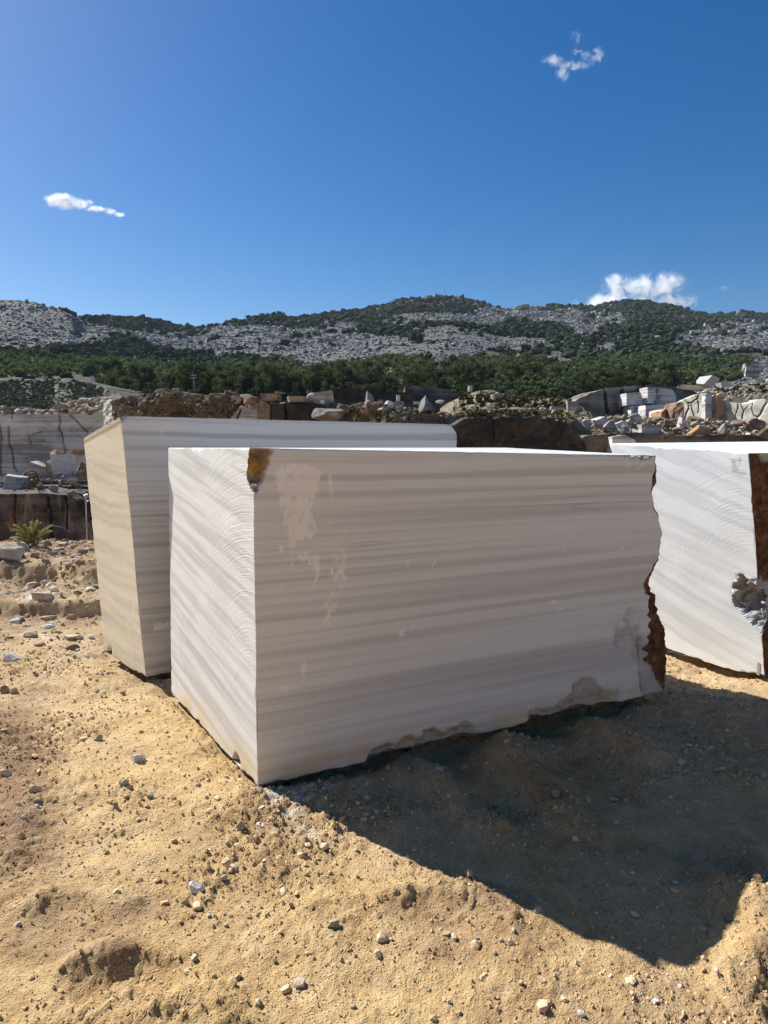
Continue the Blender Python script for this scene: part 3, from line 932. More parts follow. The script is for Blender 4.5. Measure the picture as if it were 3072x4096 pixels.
class Block:
    """a sawn hexahedron given by its eight corners; u along the front, v into the depth, w up"""
    def __init__(s, A0, A1, B0, B1, L0, L1, D0, D1):
        s.c = [np.array(q, float) for q in (A0, A1, B0, B1, L0, L1, D0, D1)]
        A0, A1, B0, B1, L0, L1, D0, D1 = s.c
        s.Lx = np.linalg.norm(B0 - A0); s.Ly = np.linalg.norm(L0 - A0); s.Lz = np.linalg.norm(A1 - A0)
        s.ang = math.atan2(B0[1] - A0[1], B0[0] - A0[0])
        ca, sa = math.cos(s.ang), math.sin(s.ang)
        s.R = np.array([[ca, -sa, 0], [sa, ca, 0], [0, 0, 1]])
        s.org = np.array([A0[0], A0[1], A0[2]])
    def tri(s, u, v, w):
        u, v, w = u[..., None] / s.Lx, v[..., None] / s.Ly, w[..., None] / s.Lz
        A0, A1, B0, B1, L0, L1, D0, D1 = s.c
        lo = (A0 * (1 - u) + B0 * u) * (1 - v) + (L0 * (1 - u) + D0 * u) * v
        hi = (A1 * (1 - u) + B1 * u) * (1 - v) + (L1 * (1 - u) + D1 * u) * v
        return lo * (1 - w) + hi * w
    def local(s, p):
        return (p - s.org) @ s.R
    def rounded(s, u, v, w, r=.006):
        L = np.array([s.Lx, s.Ly, s.Lz]); p = np.stack([u, v, w], -1)
        nk = fbm(p, 9.0, 3, 401); nk2 = fbm(p, 30.0, 3, 402)
        r = (.0035 + .010 * np.clip(nk2 + .1, 0, 1) + .030 * np.clip(nk - .28, 0, 1) * (1 + nk2))[..., None]
        q = np.clip(p, r, L - r); d = p - q
        n = np.linalg.norm(d, axis=-1, keepdims=True)
        p = np.where(n > 1e-9, q + d / np.maximum(n, 1e-9) * r, p)
        return p[..., 0], p[..., 1], p[..., 2]
    def build(s, deform, steps, name, mats, parent, midx=None):
        V, Fc, off = [], [], 0
        at = {k: [] for k in ('frac', 'brown', 'gold', 'smear', 'sawn')}
        mi = []
        for face in ('front', 'left', 'right', 'back', 'top', 'bottom'):
            st = steps.get(face, .05)
            su, sv, sw = samples(s.Lx, st), samples(s.Ly, st), samples(s.Lz, st)
            if face == 'front': U, Wm = np.meshgrid(su, sw); Vm = U * 0
            elif face == 'back': U, Wm = np.meshgrid(su[::-1], sw); Vm = U * 0 + s.Ly
            elif face == 'left': Vm, Wm = np.meshgrid(sv[::-1], sw); U = Vm * 0
            elif face == 'right': Vm, Wm = np.meshgrid(sv, sw); U = Vm * 0 + s.Lx
            elif face == 'top': U, Vm = np.meshgrid(su, sv); Wm = U * 0 + s.Lz
            else: U, Vm = np.meshgrid(su[::-1], sv); Wm = U * 0
            a = {k: np.zeros_like(U) for k in at}
            U2, V2, W2 = s.rounded(U, Vm, Wm)
            U2, V2, W2 = deform(s, face, U2, V2, W2, a)
            p = s.local(s.tri(U2, V2, W2))
            V.append(p.reshape(-1, 3)); f = grid_faces(*U.shape, off); Fc.append(f); off += U.size
            for k in at: at[k].append(a[k].ravel())
            mi.append(np.full(len(f), (midx or {}).get(face, 0)))
        me = mesh_np(name, np.concatenate(V), np.concatenate(Fc), {k: np.concatenate(v) for k, v in at.items()}, True, np.concatenate(mi))
        return link(name, me, mats, parent)
    def empty(s, name):
        e = bpy.data.objects.new(name, None); COL.objects.link(e)
        e.location = s.org; e.rotation_euler = (0, 0, s.ang)
        return e


# ---- the near banded block
Z0 = 0.015
A0 = G(1032, 3150, Z0); A1 = above(A0, 1012, 1791)
B0 = G(2676, 2760, Z0 + .02); B1 = above(B0, 2664, 1823)
L0 = G(686, 2772, Z0); L1 = above(L0, 672, 1791)
D0 = B0 + L0 - A0; D1 = B1 + L1 - A1; D1[2] = B1[2] + 0.030; L1[2] += 0.0
print('main', A0, A1, B0, B1, L0, L1)
MB = Block(A0, A1, B0, B1, L0, L1, D0, D1)
EDGE = np.array([  # photo row, edge of the sawn face, outline of the brown broken side
    (1700, 2622, 2632), (1822, 2622, 2632), (1850, 2620, 2628), (1900, 2617, 2635), (1930, 2605, 2633), (1950, 2608, 2621), (1985, 2612, 2614), (2020, 2613, 2618), (2050, 2622, 2633), (2090, 2638, 2640),
    (2130, 2643, 2643), (2200, 2641, 2642), (2220, 2640, 2641), (2250, 2618, 2632), (2290, 2592, 2615), (2320, 2578, 2606), (2345, 2574, 2604), (2360, 2580, 2608), (2378, 2598, 2622), (2395, 2590, 2626), (2420, 2597, 2630), (2445, 2588, 2634), (2470, 2603, 2640), (2492, 2590, 2650),
    (2515, 2604, 2662), (2540, 2586, 2667), (2560, 2602, 2669), (2585, 2575, 2670), (2600, 2598, 2669), (2625, 2580, 2669), (2660, 2612, 2670), (2700, 2620, 2669), (2740, 2644, 2663), (2765, 2652, 2658), (2900, 2652, 2658)], float)


def u_at(px_target, w):
    """front-face u where the photo column px is met, for each height w"""
    us = np.linspace(0.8 * MB.Lx, 1.02 * MB.Lx, 40)
    out = np.zeros_like(w)
    fl = w.ravel(); tg = np.broadcast_to(px_target, w.shape).ravel(); o = out.ravel()
    pp = MB.tri(us[None, :] + 0 * fl[:, None], np.zeros((len(fl), 40)), fl[:, None] + 0 * us[None, :])
    X, _ = proj(pp)
    for i in range(len(fl)):
        o[i] = np.interp(tg[i], X[i], us)
    return o.reshape(w.shape)


WT = np.linspace(0, MB.Lz, 420)
_, PYT = proj(MB.tri(np.full_like(WT, MB.Lx * .98), WT * 0, WT))
jag = 9 * vn(np.stack([WT * 34, WT * 0], -1), 1, 3) + 6 * vn(np.stack([WT * 85, WT * 0], -1), 1, 4)
U1T = u_at(np.interp(PYT, EDGE[:, 0], EDGE[:, 1]) + jag * .6, WT)
U2T = u_at(np.interp(PYT, EDGE[:, 0], EDGE[:, 2]) + jag * .4, WT)
NOTCH = [(880, 1700), (1092, 1700), (1090, 1805), (1084, 1835), (1068, 1872), (1058, 1908), (1050, 1932), (1030, 1958), (1014, 1966), (880, 1966)]
CHIP1 = [(1455, 3040), (1476, 3008), (1510, 2978), (1538, 2962), (1565, 2968), (1590, 2976), (1612, 2950), (1650, 2940), (1690, 2950), (1705, 2925), (1735, 2902), (1760, 2912), (1778, 2928), (1830, 2898), (1870, 2882), (1890, 2890), (1904, 2915), (1904, 3100), (1455, 3250)]
CHIP2 = [(2108, 2880), (2118, 2850), (2160, 2838), (2205, 2815), (2250, 2802), (2278, 2780), (2284, 2745), (2320, 2712), (2360, 2702), (2385, 2722), (2402, 2746), (2444, 2752), (2440, 2768), (2480, 2750), (2482, 2900), (2108, 3000)]
SCAR = [(2445, 2580), (2446, 2530), (2462, 2478), (2490, 2448), (2530, 2420), (2585, 2410), (2590, 2560), (2566, 2620), (2560, 2705), (2500, 2685), (2464, 2648)]
SPALL = [(2440, 1815), (2500, 1824), (2545, 1830), (2582, 1838), (2604, 1828), (2640, 1812), (2640, 1700), (2440, 1700)]
CRACK = [(2562, 2560), (2560, 2640), (2557, 2690), (2566, 2722), (2572, 2770)]
SMEARS = [
    ([(1100, 1890), (1125, 1862), (1200, 1850), (1250, 1862), (1292, 1882), (1280, 1950), (1262, 2010), (1238, 2050), (1268, 2080), (1274, 2140), (1190, 2170), (1160, 2205), (1148, 2150), (1130, 2050), (1106, 1960)], .62, 14),
    ([(1165, 2205), (1200, 2198), (1232, 2206), (1280, 2216), (1282, 2300), (1262, 2350), (1240, 2345), (1250, 2270), (1215, 2250), (1180, 2230), (1150, 2320), (1140, 2310)], .52, 10),
    ([(1290, 2440), (1310, 2300), (1330, 2230), (1390, 2110), (1395, 2230), (1380, 2330), (1345, 2440), (1330, 2510), (1300, 2520)], .36, 25),
    ([(1305, 1900), (1335, 1880), (1345, 1930), (1325, 2050), (1312, 2040)], .34, 12),
    ([(1112, 2230), (1122, 2230), (1136, 2380), (1126, 2390)], .40, 5), ([(1120, 2180), (1130, 2180), (1134, 2350), (1124, 2360)], .35, 5),
    ([(1624, 2240), (1636, 2236), (1634, 2268), (1626, 2270)], .8, 5), ([(1728, 2242), (1742, 2240), (1738, 2262), (1730, 2264)], .6, 5),
    ([(1594, 2545), (1604, 2520), (1624, 2514), (1612, 2542)], .85, 5), ([(1634, 2512), (1650, 2498), (1664, 2504), (1650, 2512)], .85, 5),
    ([(2490, 2178), (2497, 2190), (2491, 2206), (2483, 2192)], .95, 3), ([(2254, 2196), (2262, 2196), (2260, 2212), (2252, 2212)], .7, 4),
    ([(1206, 2650), (1218, 2630), (1232, 2640), (1228, 2690), (1216, 2722), (1206, 2690)], .5, 8), ([(1100, 2745), (1150, 2730), (1210, 2735), (1180, 2765), (1110, 2780)], .45, 12),
    ([(2185, 2405), (2225, 2400), (2230, 2412), (2190, 2415)], .7, 5), ([(2232, 2430), (2250, 2425), (2250, 2438), (2234, 2442)], .7, 5),
    ([(2470, 1835), (2600, 1850), (2590, 1880), (2560, 1900), (2500, 1870)], .3, 18),
]


def main_deform(b, face, u, v, w, a):
    px, py = proj(b.tri(u, u * 0, w))
    pw = np.stack([u, w], -1)
    n1 = fbm(pw, 14, 4, 5); n2 = fbm(pw, 45, 3, 6)
    wx_, wy_ = px + 12 * n2 + 8 * n1, py + 12 * fbm(pw, 45, 3, 8)
    vm = np.zeros_like(u)
    s = polydist(wx_, wy_, NOTCH)
    nd = np.where(s > 0, .075 * np.clip(s / 50, 0, 1) ** .6 + .050 * n1 * np.clip(s / 20, 0, 1) + .02 * n2 * np.clip(s / 10, 0, 1), 0)
    vm = np.maximum(vm, nd)
    gold = sstep(-2, 5, s)
    for poly, dep, sc in ((CHIP1, .034, 22), (CHIP2, .034, 30)):
        s2 = polydist(wx_, wy_, poly)
        vm = np.maximum(vm, np.where(s2 > 0, dep * np.clip(s2 / sc, 0, 1.6) + .014 * n2 + .012 * n1, 0))
        a['frac'] += .5 * sstep(-2, 8, s2)
    s3 = polydist(wx_, wy_, SCAR)
    vm = np.maximum(vm, np.where(s3 > 0, .014 * np.clip(s3 / 25, 0, 1) + .012 * n1, 0))
    a['frac'] += .55 * sstep(-.2, .35, n1) * sstep(-2, 10, s3)
    s4 = polydist(wx_, wy_ - 1.0, SPALL)
    vm = np.maximum(vm, np.where(s4 > 0, .05 * np.clip(s4 / 14, 0, 1) + .01 * n2, 0))
    a['frac'] += sstep(-1, 2, s4) * .9
    s5 = segdist(px + 4 * n1, py, CRACK)
    vm = np.maximum(vm, .06 * sstep(4.5, 1.5, s5))
    right_of = sstep(2562, 2575, wx_) * sstep(2560, 2600, wy_)
    vm = np.maximum(vm, right_of * (.012 + .010 * n1))
    a['frac'] += .6 * right_of
    # scrape of the saw's last centimetres down the near corner
    vm = np.maximum(vm, 0.0)
    if face in ('front', 'left', 'top', 'bottom'):
        v0 = v.copy()
        v = np.maximum(v, vm)
        hit = (v > v0 + 1e-6) | (face == 'front')
        a['frac'][:] = np.clip(a['frac'], 0, 1) * hit
        a['gold'][:] = gold * hit * sstep(1790, 1812, wy_ + 10 * n1)
        dk = gold * hit * sstep(1905, 1925, wy_ + 8 * n1)
        a['brown'][:] = dk * .85
        a['gold'] *= (1 - dk)
        a['frac'] = a['frac']
        if face == 'front':
            topg = gold * (1 - sstep(1790, 1812, wy_ + 10 * n1)); a['frac'][:] = np.maximum(a['frac'], topg)
            for poly, val, soft in SMEARS:
                sdm = polydist(px, py, poly)
                a['smear'][:] = np.maximum(a['smear'], val * sstep(-soft, soft, sdm))
    else:
        a['frac'][:] = 0
    if face == 'left':
        a['sawn'][:] = 1
        lx, ly = proj(b.tri(u, v, w))
        for poly in ([(925, 3075), (935, 3020), (945, 3012), (958, 3030), (962, 3085), (985, 3120), (1010, 3160), (925, 3160)], [(690, 2775), (730, 2868), (738, 2842), (745, 2870), (742, 2890), (690, 2880)], [(675, 2745), (700, 2790), (725, 2850), (735, 2880), (660, 2890)]):
            sl_ = polydist(lx + 4 * n2, ly, poly)
            u = np.maximum(u, np.where(sl_ > 0, np.clip(sl_ / 8, 0, 1) * .025, 0))
            a['frac'][:] = np.maximum(a['frac'], .75 * sstep(-1, 2, sl_))
        # gently wandering lower edge
        w = w + sstep(.08, 0, w) * .018 * (fbm(np.stack([v * 5, v * 0], -1), 1, 3, 44) + .3)
    if face == 'front':
        w = w + sstep(.05, 0, w) * .012 * (fbm(np.stack([u * 6, u * 0], -1), 1, 3, 45) + .3)
    um = np.interp(w, WT, U1T)
    u = np.minimum(u, um)
    # minute waviness of a sawn face
    if face == 'left':
        u = u + .0025 * fbm(np.stack([v, w], -1), 3, 2, 47)
    if face == 'front':
        v = v + .0015 * fbm(pw, 3, 2, 48)
    return u, v, w


e_main = MB.empty('marble_block')
tag(e_main, 'large grey banded marble block with a brown broken side, nearest the camera', 'marble block', 'sawn marble blocks')
MB.build(main_deform, {'front': .011, 'left': .012, 'top': .03, 'bottom': .06, 'back': .08, 'right': .04}, 'sawn_body', M['main'], e_main)
# brown broken end
vs = np.concatenate([np.concatenate([np.linspace(0.002, .03, 9), np.linspace(.036, .16, 10)]), np.linspace(.2, MB.Ly - .003, 30)])
Vg, Wg = np.meshgrid(vs, np.linspace(.004, MB.Lz - .012, 260))
u1 = np.interp(Wg, WT, U1T); u2 = np.maximum(np.interp(Wg, WT, U2T), u1)
q3 = np.stack([Vg * 1.0, Wg, Vg * 0], -1)
Ug = u1 - .003 + (u2 - u1 + .016) * sstep(0, .022, Vg) + sstep(0.0, .03, Vg) * (.018 * fbm(q3, 9, 4, 55) + .010 * fbm(q3, 35, 3, 56)) * np.clip((u2 - u1) / .02, .25, 1)
Ug = np.minimum(Ug, np.maximum(u2, u1) + .022)
be = mesh_np('broken_end', MB.local(MB.tri(Ug, Vg, Wg)).reshape(-1, 3), grid_faces(*Ug.shape), {'brown': np.ones(Ug.size), 'frac': np.zeros(Ug.size), 'gold': np.zeros(Ug.size), 'smear': np.zeros(Ug.size), 'sawn': np.zeros(Ug.size)}, True)
bo = link('broken_end', be, M['main'], e_main); bo['label'] = 'rough rust-brown broken end of the block'

# ---- the block behind it
A0 = G(583, 2708, .02); A1 = above(A0, 484, 1664)
B1 = P(1829, 1698, 6.10); B0 = np.array([B1[0], B1[1] - .02, .02])
L0 = G(420, 2606, .02); L1 = above(L0, 334, 1752)
back_dir = np.array([-(B0[1] - A0[1]), B0[0] - A0[0], 0]); back_dir /= np.linalg.norm(back_dir)
D0 = B0 + back_dir * .62; D1 = B1 + back_dir * .62; D1[2] -= .12
print('back', A0, A1, B0, B1, L0, L1)
BB = Block(A0, A1, B0, B1, L0, L1, D0, D1)


def back_deform(b, face, u, v, w, a):
    px, py = proj(b.tri(u, u * 0, w)); pw = np.stack([u, w], -1)
    n2 = fbm(pw, 30, 3, 16)
    # chipped top near corner and top right corner
    c1 = polydist(px + 8 * n2, py, [(400, 1600), (508, 1600), (504, 1666), (486, 1690), (400, 1690)])
    if face in ('front', 'left', 'top'):
        v = np.maximum(v, np.where(c1 > 0, .03 * np.clip(c1 / 12, 0, 1), 0)); a['frac'] += sstep(0, 3, c1) * .9
    rr = np.clip(b.Lx - .10 + .10 * np.sqrt(np.clip((b.Lz - w) / .09, 0, 1)), 0, b.Lx)
    u = np.minimum(u, rr + .006 * n2)
    if face == 'left':
        lx, ly = proj(b.tri(u, v, w))
        sl_ = polydist(lx, ly, [(428, 2640), (430, 2600), (440, 2582), (448, 2592), (450, 2640)])
        u = np.maximum(u, np.where(sl_ > 0, .03, 0)); a['frac'][:] = np.maximum(a['frac'], .8 * sstep(-1, 2, sl_))
        for line, val in (([(388, 2335), (450, 2400), (520, 2480), (572, 2540)], .85), ([(495, 2250), (500, 2160), (510, 2080)], .35), ([(510, 2480), (515, 2560), (530, 2660)], .4), ([(535, 2400), (528, 2480)], .6)):
            dd = segdist(lx, ly, line)
            a['smear'][:] = np.maximum(a['smear'], val * sstep(9, 3, dd))
        u = u + .002 * fbm(np.stack([v, w], -1), 3, 2, 18)
        w = w + sstep(.08, 0, w) * .02 * (fbm(np.stack([v * 6, v * 0], -1), 1, 3, 46) + .2)
    if face == 'front':
        for poly, val, soft in (([(610, 2500), (625, 2490), (690, 2490), (700, 2510), (640, 2520), (612, 2530)], .7, 8), ([(640, 1715), (652, 1715), (655, 1745), (642, 1742)], .4, 6), ([(800, 1708), (900, 1706), (900, 1711), (800, 1712)], .45, 3)):
            a['smear'][:] = np.maximum(a['smear'], val * sstep(-soft, soft, polydist(px, py, poly)))
        v = v + .0015 * fbm(pw, 3, 2, 19)
    return u, v, w


e_back = BB.empty('marble_block')
tag(e_back, 'long pale marble block with a cream end face, behind the near block', 'marble block', 'sawn marble blocks')
BB.build(back_deform, {'front': .02, 'left': .012, 'top': .05}, 'sawn_body', [M['back'], M['cream']], e_back, {'left': 1})


def strokes(name, b, lines, width, mat, parent, face='front', off=.002):
    """thin drawn strokes lying on a block face, given in photo pixels"""
    V, Fc, k = [], [], 0
    o, n_ = b.c[0], None
    if face == 'front': n_ = np.cross(b.c[2] - b.c[0], b.c[1] - b.c[0])
    else: n_ = np.cross(b.c[1] - b.c[0], b.c[4] - b.c[0])
    n_ = n_ / np.linalg.norm(n_)
    def hit(px, py):
        r = ray(px, py); t = np.dot(o - CAM, n_) / np.dot(r, n_)
        return CAM + r * t
    for line in lines:
        pts = [hit(*q) for q in line]
        for p0, p1 in zip(pts[:-1], pts[1:]):
            d = p1 - p0; d /= np.linalg.norm(d); s = np.cross(n_, d) * width * .5
            for q in (p0 - s, p0 + s, p1 + s, p1 - s): V.append(q + n_ * off)
            Fc.append((k, k + 1, k + 2, k + 3)); k += 4
    return link(name, mesh_np(name, b.local(np.array(V)), np.array(Fc)), mat, parent)


co = strokes('chalk_mark', BB, [[(1796, 1778), (1799, 1800)], [(1801, 1776), (1804, 1799)], [(1791, 1785), (1793, 1800)], [(1793, 1790), (1806, 1786)], [(1793, 1797), (1806, 1793)], [(1767, 1796), (1768, 1800)], [(1772, 1790), (1776, 1800)], [(1756, 1712), (1770, 1716), (1768, 1722)]], .004, M['chalk'], e_back)
co['label'] = 'white chalk tally strokes'

# ---- the block at the right
A0 = G(3060, 2706, .02); A1 = above(A0, 2996, 1812)
L0 = G(2462, 2552, -.075); L1 = above(L0, 2447, 1773)
fd = np.array([-(L0[1] - A0[1]), (L0[0] - A0[0]), 0]) * -1; fd /= np.linalg.norm(fd)
B0 = A0 + fd * 2.5; B1 = A1 + fd * 2.5
D0 = L0 + fd * 2.5; D1 = L1 + fd * 2.5
B1[2] = A1[2] + .02; D1[2] = L1[2] + .05
print('right', A0, A1, B0, B1, L0, L1, D1)
RB = Block(A0, A1, B0, B1, L0, L1, D0, D1)
RCHIP = [(2925, 2385), (2935, 2330), (2950, 2300), (2968, 2296), (2985, 2312), (3012, 2316), (3120, 2316), (3120, 2600), (3075, 2570), (3050, 2540), (3010, 2500), (2962, 2452), (2938, 2425)]


def right_deform(b, face, u, v, w, a):
    px, py = proj(b.tri(u * 0, v, w)); pw = np.stack([v, w], -1)
    n1 = fbm(pw, 14, 4, 25); n2 = fbm(pw, 45, 3, 26)
    if face in ('left', 'front'):
        s = polydist(px + 6 * n2, py + 6 * n1, RCHIP)
        if face == 'front':
            s = np.minimum(s, 1e9)
        um = np.where(s > 0, .08 * np.clip(s / 45, 0, 1) ** .8 + .07 * n1 * np.clip(s / 15, 0, 1) + .035 * n2 * np.clip(s / 10, 0, 1), 0)
        u = np.maximum(u, um); a['frac'] += .95 * sstep(-1, 4, s)
    if face == 'left':
        a['sawn'][:] = 1
        u = u + .003 * fbm(pw, 3, 2, 28)
        w = w + sstep(.10, 0, w) * .03 * (fbm(np.stack([v * 5, v * 0], -1), 1, 3, 46) + .2)
        # ragged near edge
        v = np.maximum(v, .012 * np.clip(fbm(np.stack([w * 14, w * 0], -1), 1, 4, 29) + .2, 0, 1))
    if face == 'front':
        fx, fy = proj(b.tri(u, v * 0, w)); q = np.stack([u, w], -1)
        m1, m2 = fbm(q, 7, 4, 35), fbm(q, 28, 3, 36)
        grey = sstep(5, -5, polydist(fx + 14 * m1, fy + 14 * m2, [(2900, 2318), (3140, 2318), (3140, 2480), (2900, 2470)])) * sstep(5, -5, polydist(fx + 10 * m1, fy + 10 * m2, [(3040, 1700), (3400, 1700), (3400, 1850), (3062, 1842)]))
        a['brown'][:] = grey * sstep(-.45, -.2, m1 + .4)
        a['frac'][:] = np.maximum(a['frac'], 1 - grey)
        v = v + .035 * m1 + .012 * m2 + .02
        v = np.maximum(v, .0)
    return u, v, w


e_right = RB.empty('marble_block')
tag(e_right, 'white marble block with curved saw marks and a red-brown front, cut by the photo edge', 'marble block', 'sawn marble blocks')
RB.build(right_deform, {'left': .011, 'front': .03, 'top': .05}, 'sawn_body', M['right'], e_right)
mk = strokes('painted_letter', RB, [[(2926, 1837), (2928, 1862), (2929, 1886)], [(2933, 1833), (2938, 1862), (2944, 1888)], [(2944, 1888), (2952, 1858), (2961, 1822)], [(2931, 1886), (2934, 1850)]], .003, M['redmark'], e_right, 'left')
mk['label'] = 'thin red scrawled letter like a W'
st = strokes('pencil_line', RB, [[(2918, 1839), (2966, 1838)], [(2948, 1889), (2983, 1893)]], .003, plain('grey_pencil', (.30, .26, .26)), e_right, 'left')
# drill groove at its foot
dg = strokes('drill_groove', RB, [[(3036, 2650), (3033, 2700)]], .022, plain('drilled_grey_stone', (.34, .34, .34)), e_right, 'left', .003)

# ================================================================== quarry benches and walls
def wall(name, top, bot, d, thick, mat, label, cat='quarry wall', cracks=(), rough=.12, step=7.0, slope=0.0, freq=.9, smooth=False, seed=1, jag=4.0, group=None):
    """a bench face with body: front sheet, flat top going back, ends and rear; top = photo polyline, d = (left, right) distance"""
    top = np.array(top, float)
    x0, x1 = top[0, 0], top[-1, 0]
    nx = max(6, int((x1 - x0) / step)); px = np.linspace(x0, x1, nx)
    ty = np.interp(px, top[:, 0], top[:, 1]) + jag * fbm(np.stack([px * .035 + seed * 9, px * 0], -1), 1, 4, seed)
    by = np.interp(px, np.array(bot)[:, 0], np.array(bot)[:, 1]) if not np.isscalar(bot) else np.full(nx, float(bot))
    nr = max(5, int((by - ty).max() / step))
    f = np.linspace(0, 1, nr)[:, None]
    X = np.broadcast_to(px, (nr, nx)); Y = by + (ty - by) * f
    dd = np.interp(X, [x0, x1], d) + slope * f
    base = P(X, Y, dd)
    disp = rough * (fbm(base * [1, .4, 1], freq, 5, seed + 3, .55) + .5 * np.abs(fbm(base * [1, .4, 1], freq * .5, 3, seed + 4)))
    for line, w, dep in cracks:
        disp = disp - dep * sstep(w, w * .35, segdist(X + 4 * fbm(base, 2.5, 3, seed + 8), Y, line))
    pts = base - np.array([0, 1, 0]) * disp[..., None]
    pts[..., 0] += .25 * rough * fbm(base, freq * 1.3, 3, seed + 6)
    tint = np.clip(.5 + .35 * fbm(base, .35, 3, seed + 7), 0, 1)
    for line, w, dep in cracks:
        tint = tint - .6 * sstep(w, w * .3, segdist(X, Y, line))
    back_t = pts[-1] + np.stack([0 * px, np.full(nx, thick), .15 * rough * fbm(pts[-1], 1.0, 2, seed + 9)], -1)
    mid_t = pts[-1] + np.stack([0 * px, np.full(nx, thick * .35), .5 * rough * fbm(pts[-1], .8, 3, seed + 10)], -1)
    back_b = back_t.copy(); back_b[:, 2] = pts[0, :, 2]
    allp = np.concatenate([pts, mid_t[None], back_t[None], back_b[None], pts[:1]])
    R = allp.shape[0]
    V = allp.reshape(-1, 3); Fq = grid_faces(R, nx)
    tt = np.concatenate([tint, tint[-1:], tint[-1:], tint[-1:], tint[:1]])
    # end caps (quads between the front column and the rear line)
    caps, cv, k = [], [], len(V)
    for col, flip in ((0, False), (nx - 1, True)):
        fr = allp[:nr, col]; rr = fr.copy(); rr[:, :2] = back_b[col, :2]
        n = len(fr); cv.append(np.concatenate([fr, rr])); i = np.arange(n - 1)
        q = np.stack([k + i, k + i + 1, k + n + i + 1, k + n + i], 1)
        caps.append(q if not flip else q[:, ::-1]); k += 2 * n
    V = np.concatenate([V] + cv); Fq = np.concatenate([Fq] + caps)
    org = np.array([V[:, 0].mean(), V[:, 1].min(), V[:, 2].min()])
    me = mesh_np(name, V - org, Fq, {'tint': np.concatenate([tt.ravel(), np.full(k - tt.size, .5)])}, smooth)
    o = link(name, me, mat, None, org)
    tag(o, label, cat, group)
    return o


# left: striped bench, the stained bench below it, heaps above
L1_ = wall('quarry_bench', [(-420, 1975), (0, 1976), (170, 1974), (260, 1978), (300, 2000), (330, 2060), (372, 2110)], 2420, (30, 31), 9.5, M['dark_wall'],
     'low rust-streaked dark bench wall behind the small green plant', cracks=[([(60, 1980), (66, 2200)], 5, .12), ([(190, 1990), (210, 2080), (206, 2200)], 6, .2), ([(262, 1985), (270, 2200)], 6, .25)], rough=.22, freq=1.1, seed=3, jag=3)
wall('quarry_wall', [(-420, 1650), (0, 1654), (120, 1656), (240, 1655), (330, 1652), (432, 1648)], 2010, (38.5, 40.5), 5, M['striped_wall'],
     'grey striped marble wall with dark cracks at the left edge', cracks=[([(36, 1705), (34, 1760), (48, 1800), (52, 1840), (56, 1870), (72, 1885)], 3.7, 0.36), ([(236, 1655), (240, 1690), (232, 1710), (246, 1735), (250, 1760), (260, 1810)], 3.1, 0.28), ([(280, 1658), (310, 1690), (350, 1730)], 2.5, 0.28), ([(116, 1745), (124, 1780)], 2.2, 0.20), ([(48, 1655), (47, 1675)], 2.5, 0.20), ([(128, 1738), (165, 1728)], 1.9, 0.16), ([(-8, 1660), (4, 1750), (2, 1900)], 3.1, 0.32)], rough=.05, freq=.6, smooth=True, step=3.2, seed=4, jag=2)
wall('soil_heap', [(-420, 1640), (0, 1632), (60, 1626), (120, 1650), (190, 1642), (245, 1622), (300, 1604), (350, 1594), (420, 1592), (445, 1600)], 1668, (40.5, 42), 6, M['soil'],
     'brown soil and slabs heaped on top of the striped wall', 'soil heap', rough=.55, freq=1.6, slope=2.5, seed=5, jag=9)
mound_o = wall('scrub_mound', [(-420, 1528), (0, 1520), (150, 1518), (260, 1512), (330, 1522), (400, 1540), (470, 1570), (540, 1590)], 1680, (58, 58), 14, M['scrub_soil'],
     'low mound covered with round scrub bushes at left', 'mound', rough=.5, freq=.4, slope=16, seed=6, jag=5)
wall('quarry_wall', [(412, 1640), (417, 1616), (426, 1612), (431, 1600), (441, 1597), (447, 1606), (457, 1612)], 1820, (38.0, 36.0), 2.0, M['lit_wall'],
     'narrow sunlit cream rock edge beside the striped wall', rough=.30, freq=1.6, step=2.5, seed=7, jag=1)
# behind the middle block
wall('soil_heap', [(446, 1602), (470, 1594), (520, 1582), (600, 1573), (700, 1568), (800, 1578), (880, 1574), (960, 1590), (1060, 1602), (1160, 1604), (1260, 1604), (1350, 1616)], 1830, (36, 36), 9, M['soil'],
     'long brown rubble and soil heap behind the back block', 'soil heap', rough=.85, freq=1.3, step=5, seed=8, jag=8)
wall('quarry_wall', [(925, 1668), (950, 1640), (960, 1622), (985, 1616), (1032, 1612)], 1830, (35.0, 35.2), 2, M['striped_wall'],
     'small grey striped marble face under the brown heap', cracks=[([(962, 1640), (940, 1690)], 5, .4)], rough=.05, step=4, smooth=True, seed=9, jag=1)
wall('quarry_wall', [(1036, 1606), (1060, 1606), (1082, 1622)], 1830, (34.9, 34.9), 2, M['brown_boulder'], 'pale-edged brown rock face between striped and black faces', rough=.2, step=3, seed=10, jag=2)
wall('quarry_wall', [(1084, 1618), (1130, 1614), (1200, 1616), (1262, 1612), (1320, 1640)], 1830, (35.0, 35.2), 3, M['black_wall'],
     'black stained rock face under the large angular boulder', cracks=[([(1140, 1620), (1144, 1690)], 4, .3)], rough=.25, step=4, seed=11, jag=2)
wall('soil_heap', [(1300, 1650), (1360, 1634), (1420, 1616), (1470, 1612), (1530, 1606), (1590, 1618), (1650, 1632), (1720, 1648), (1800, 1650), (1850, 1660)], 1830, (37.5, 37.5), 9, M['dry_soil'],
     'stony soil bank carrying the cone-shaped stone', 'soil heap', rough=.7, freq=1.5, step=5, slope=2, seed=12, jag=6)
wall('quarry_wall', [(1632, 1690), (1660, 1660), (1690, 1650), (1730, 1655), (1780, 1672)], 1830, (35.5, 35.5), 3, M['dark_wall'], 'dark rock ledge under the cone-shaped stone', rough=.3, step=4, seed=13, jag=3)
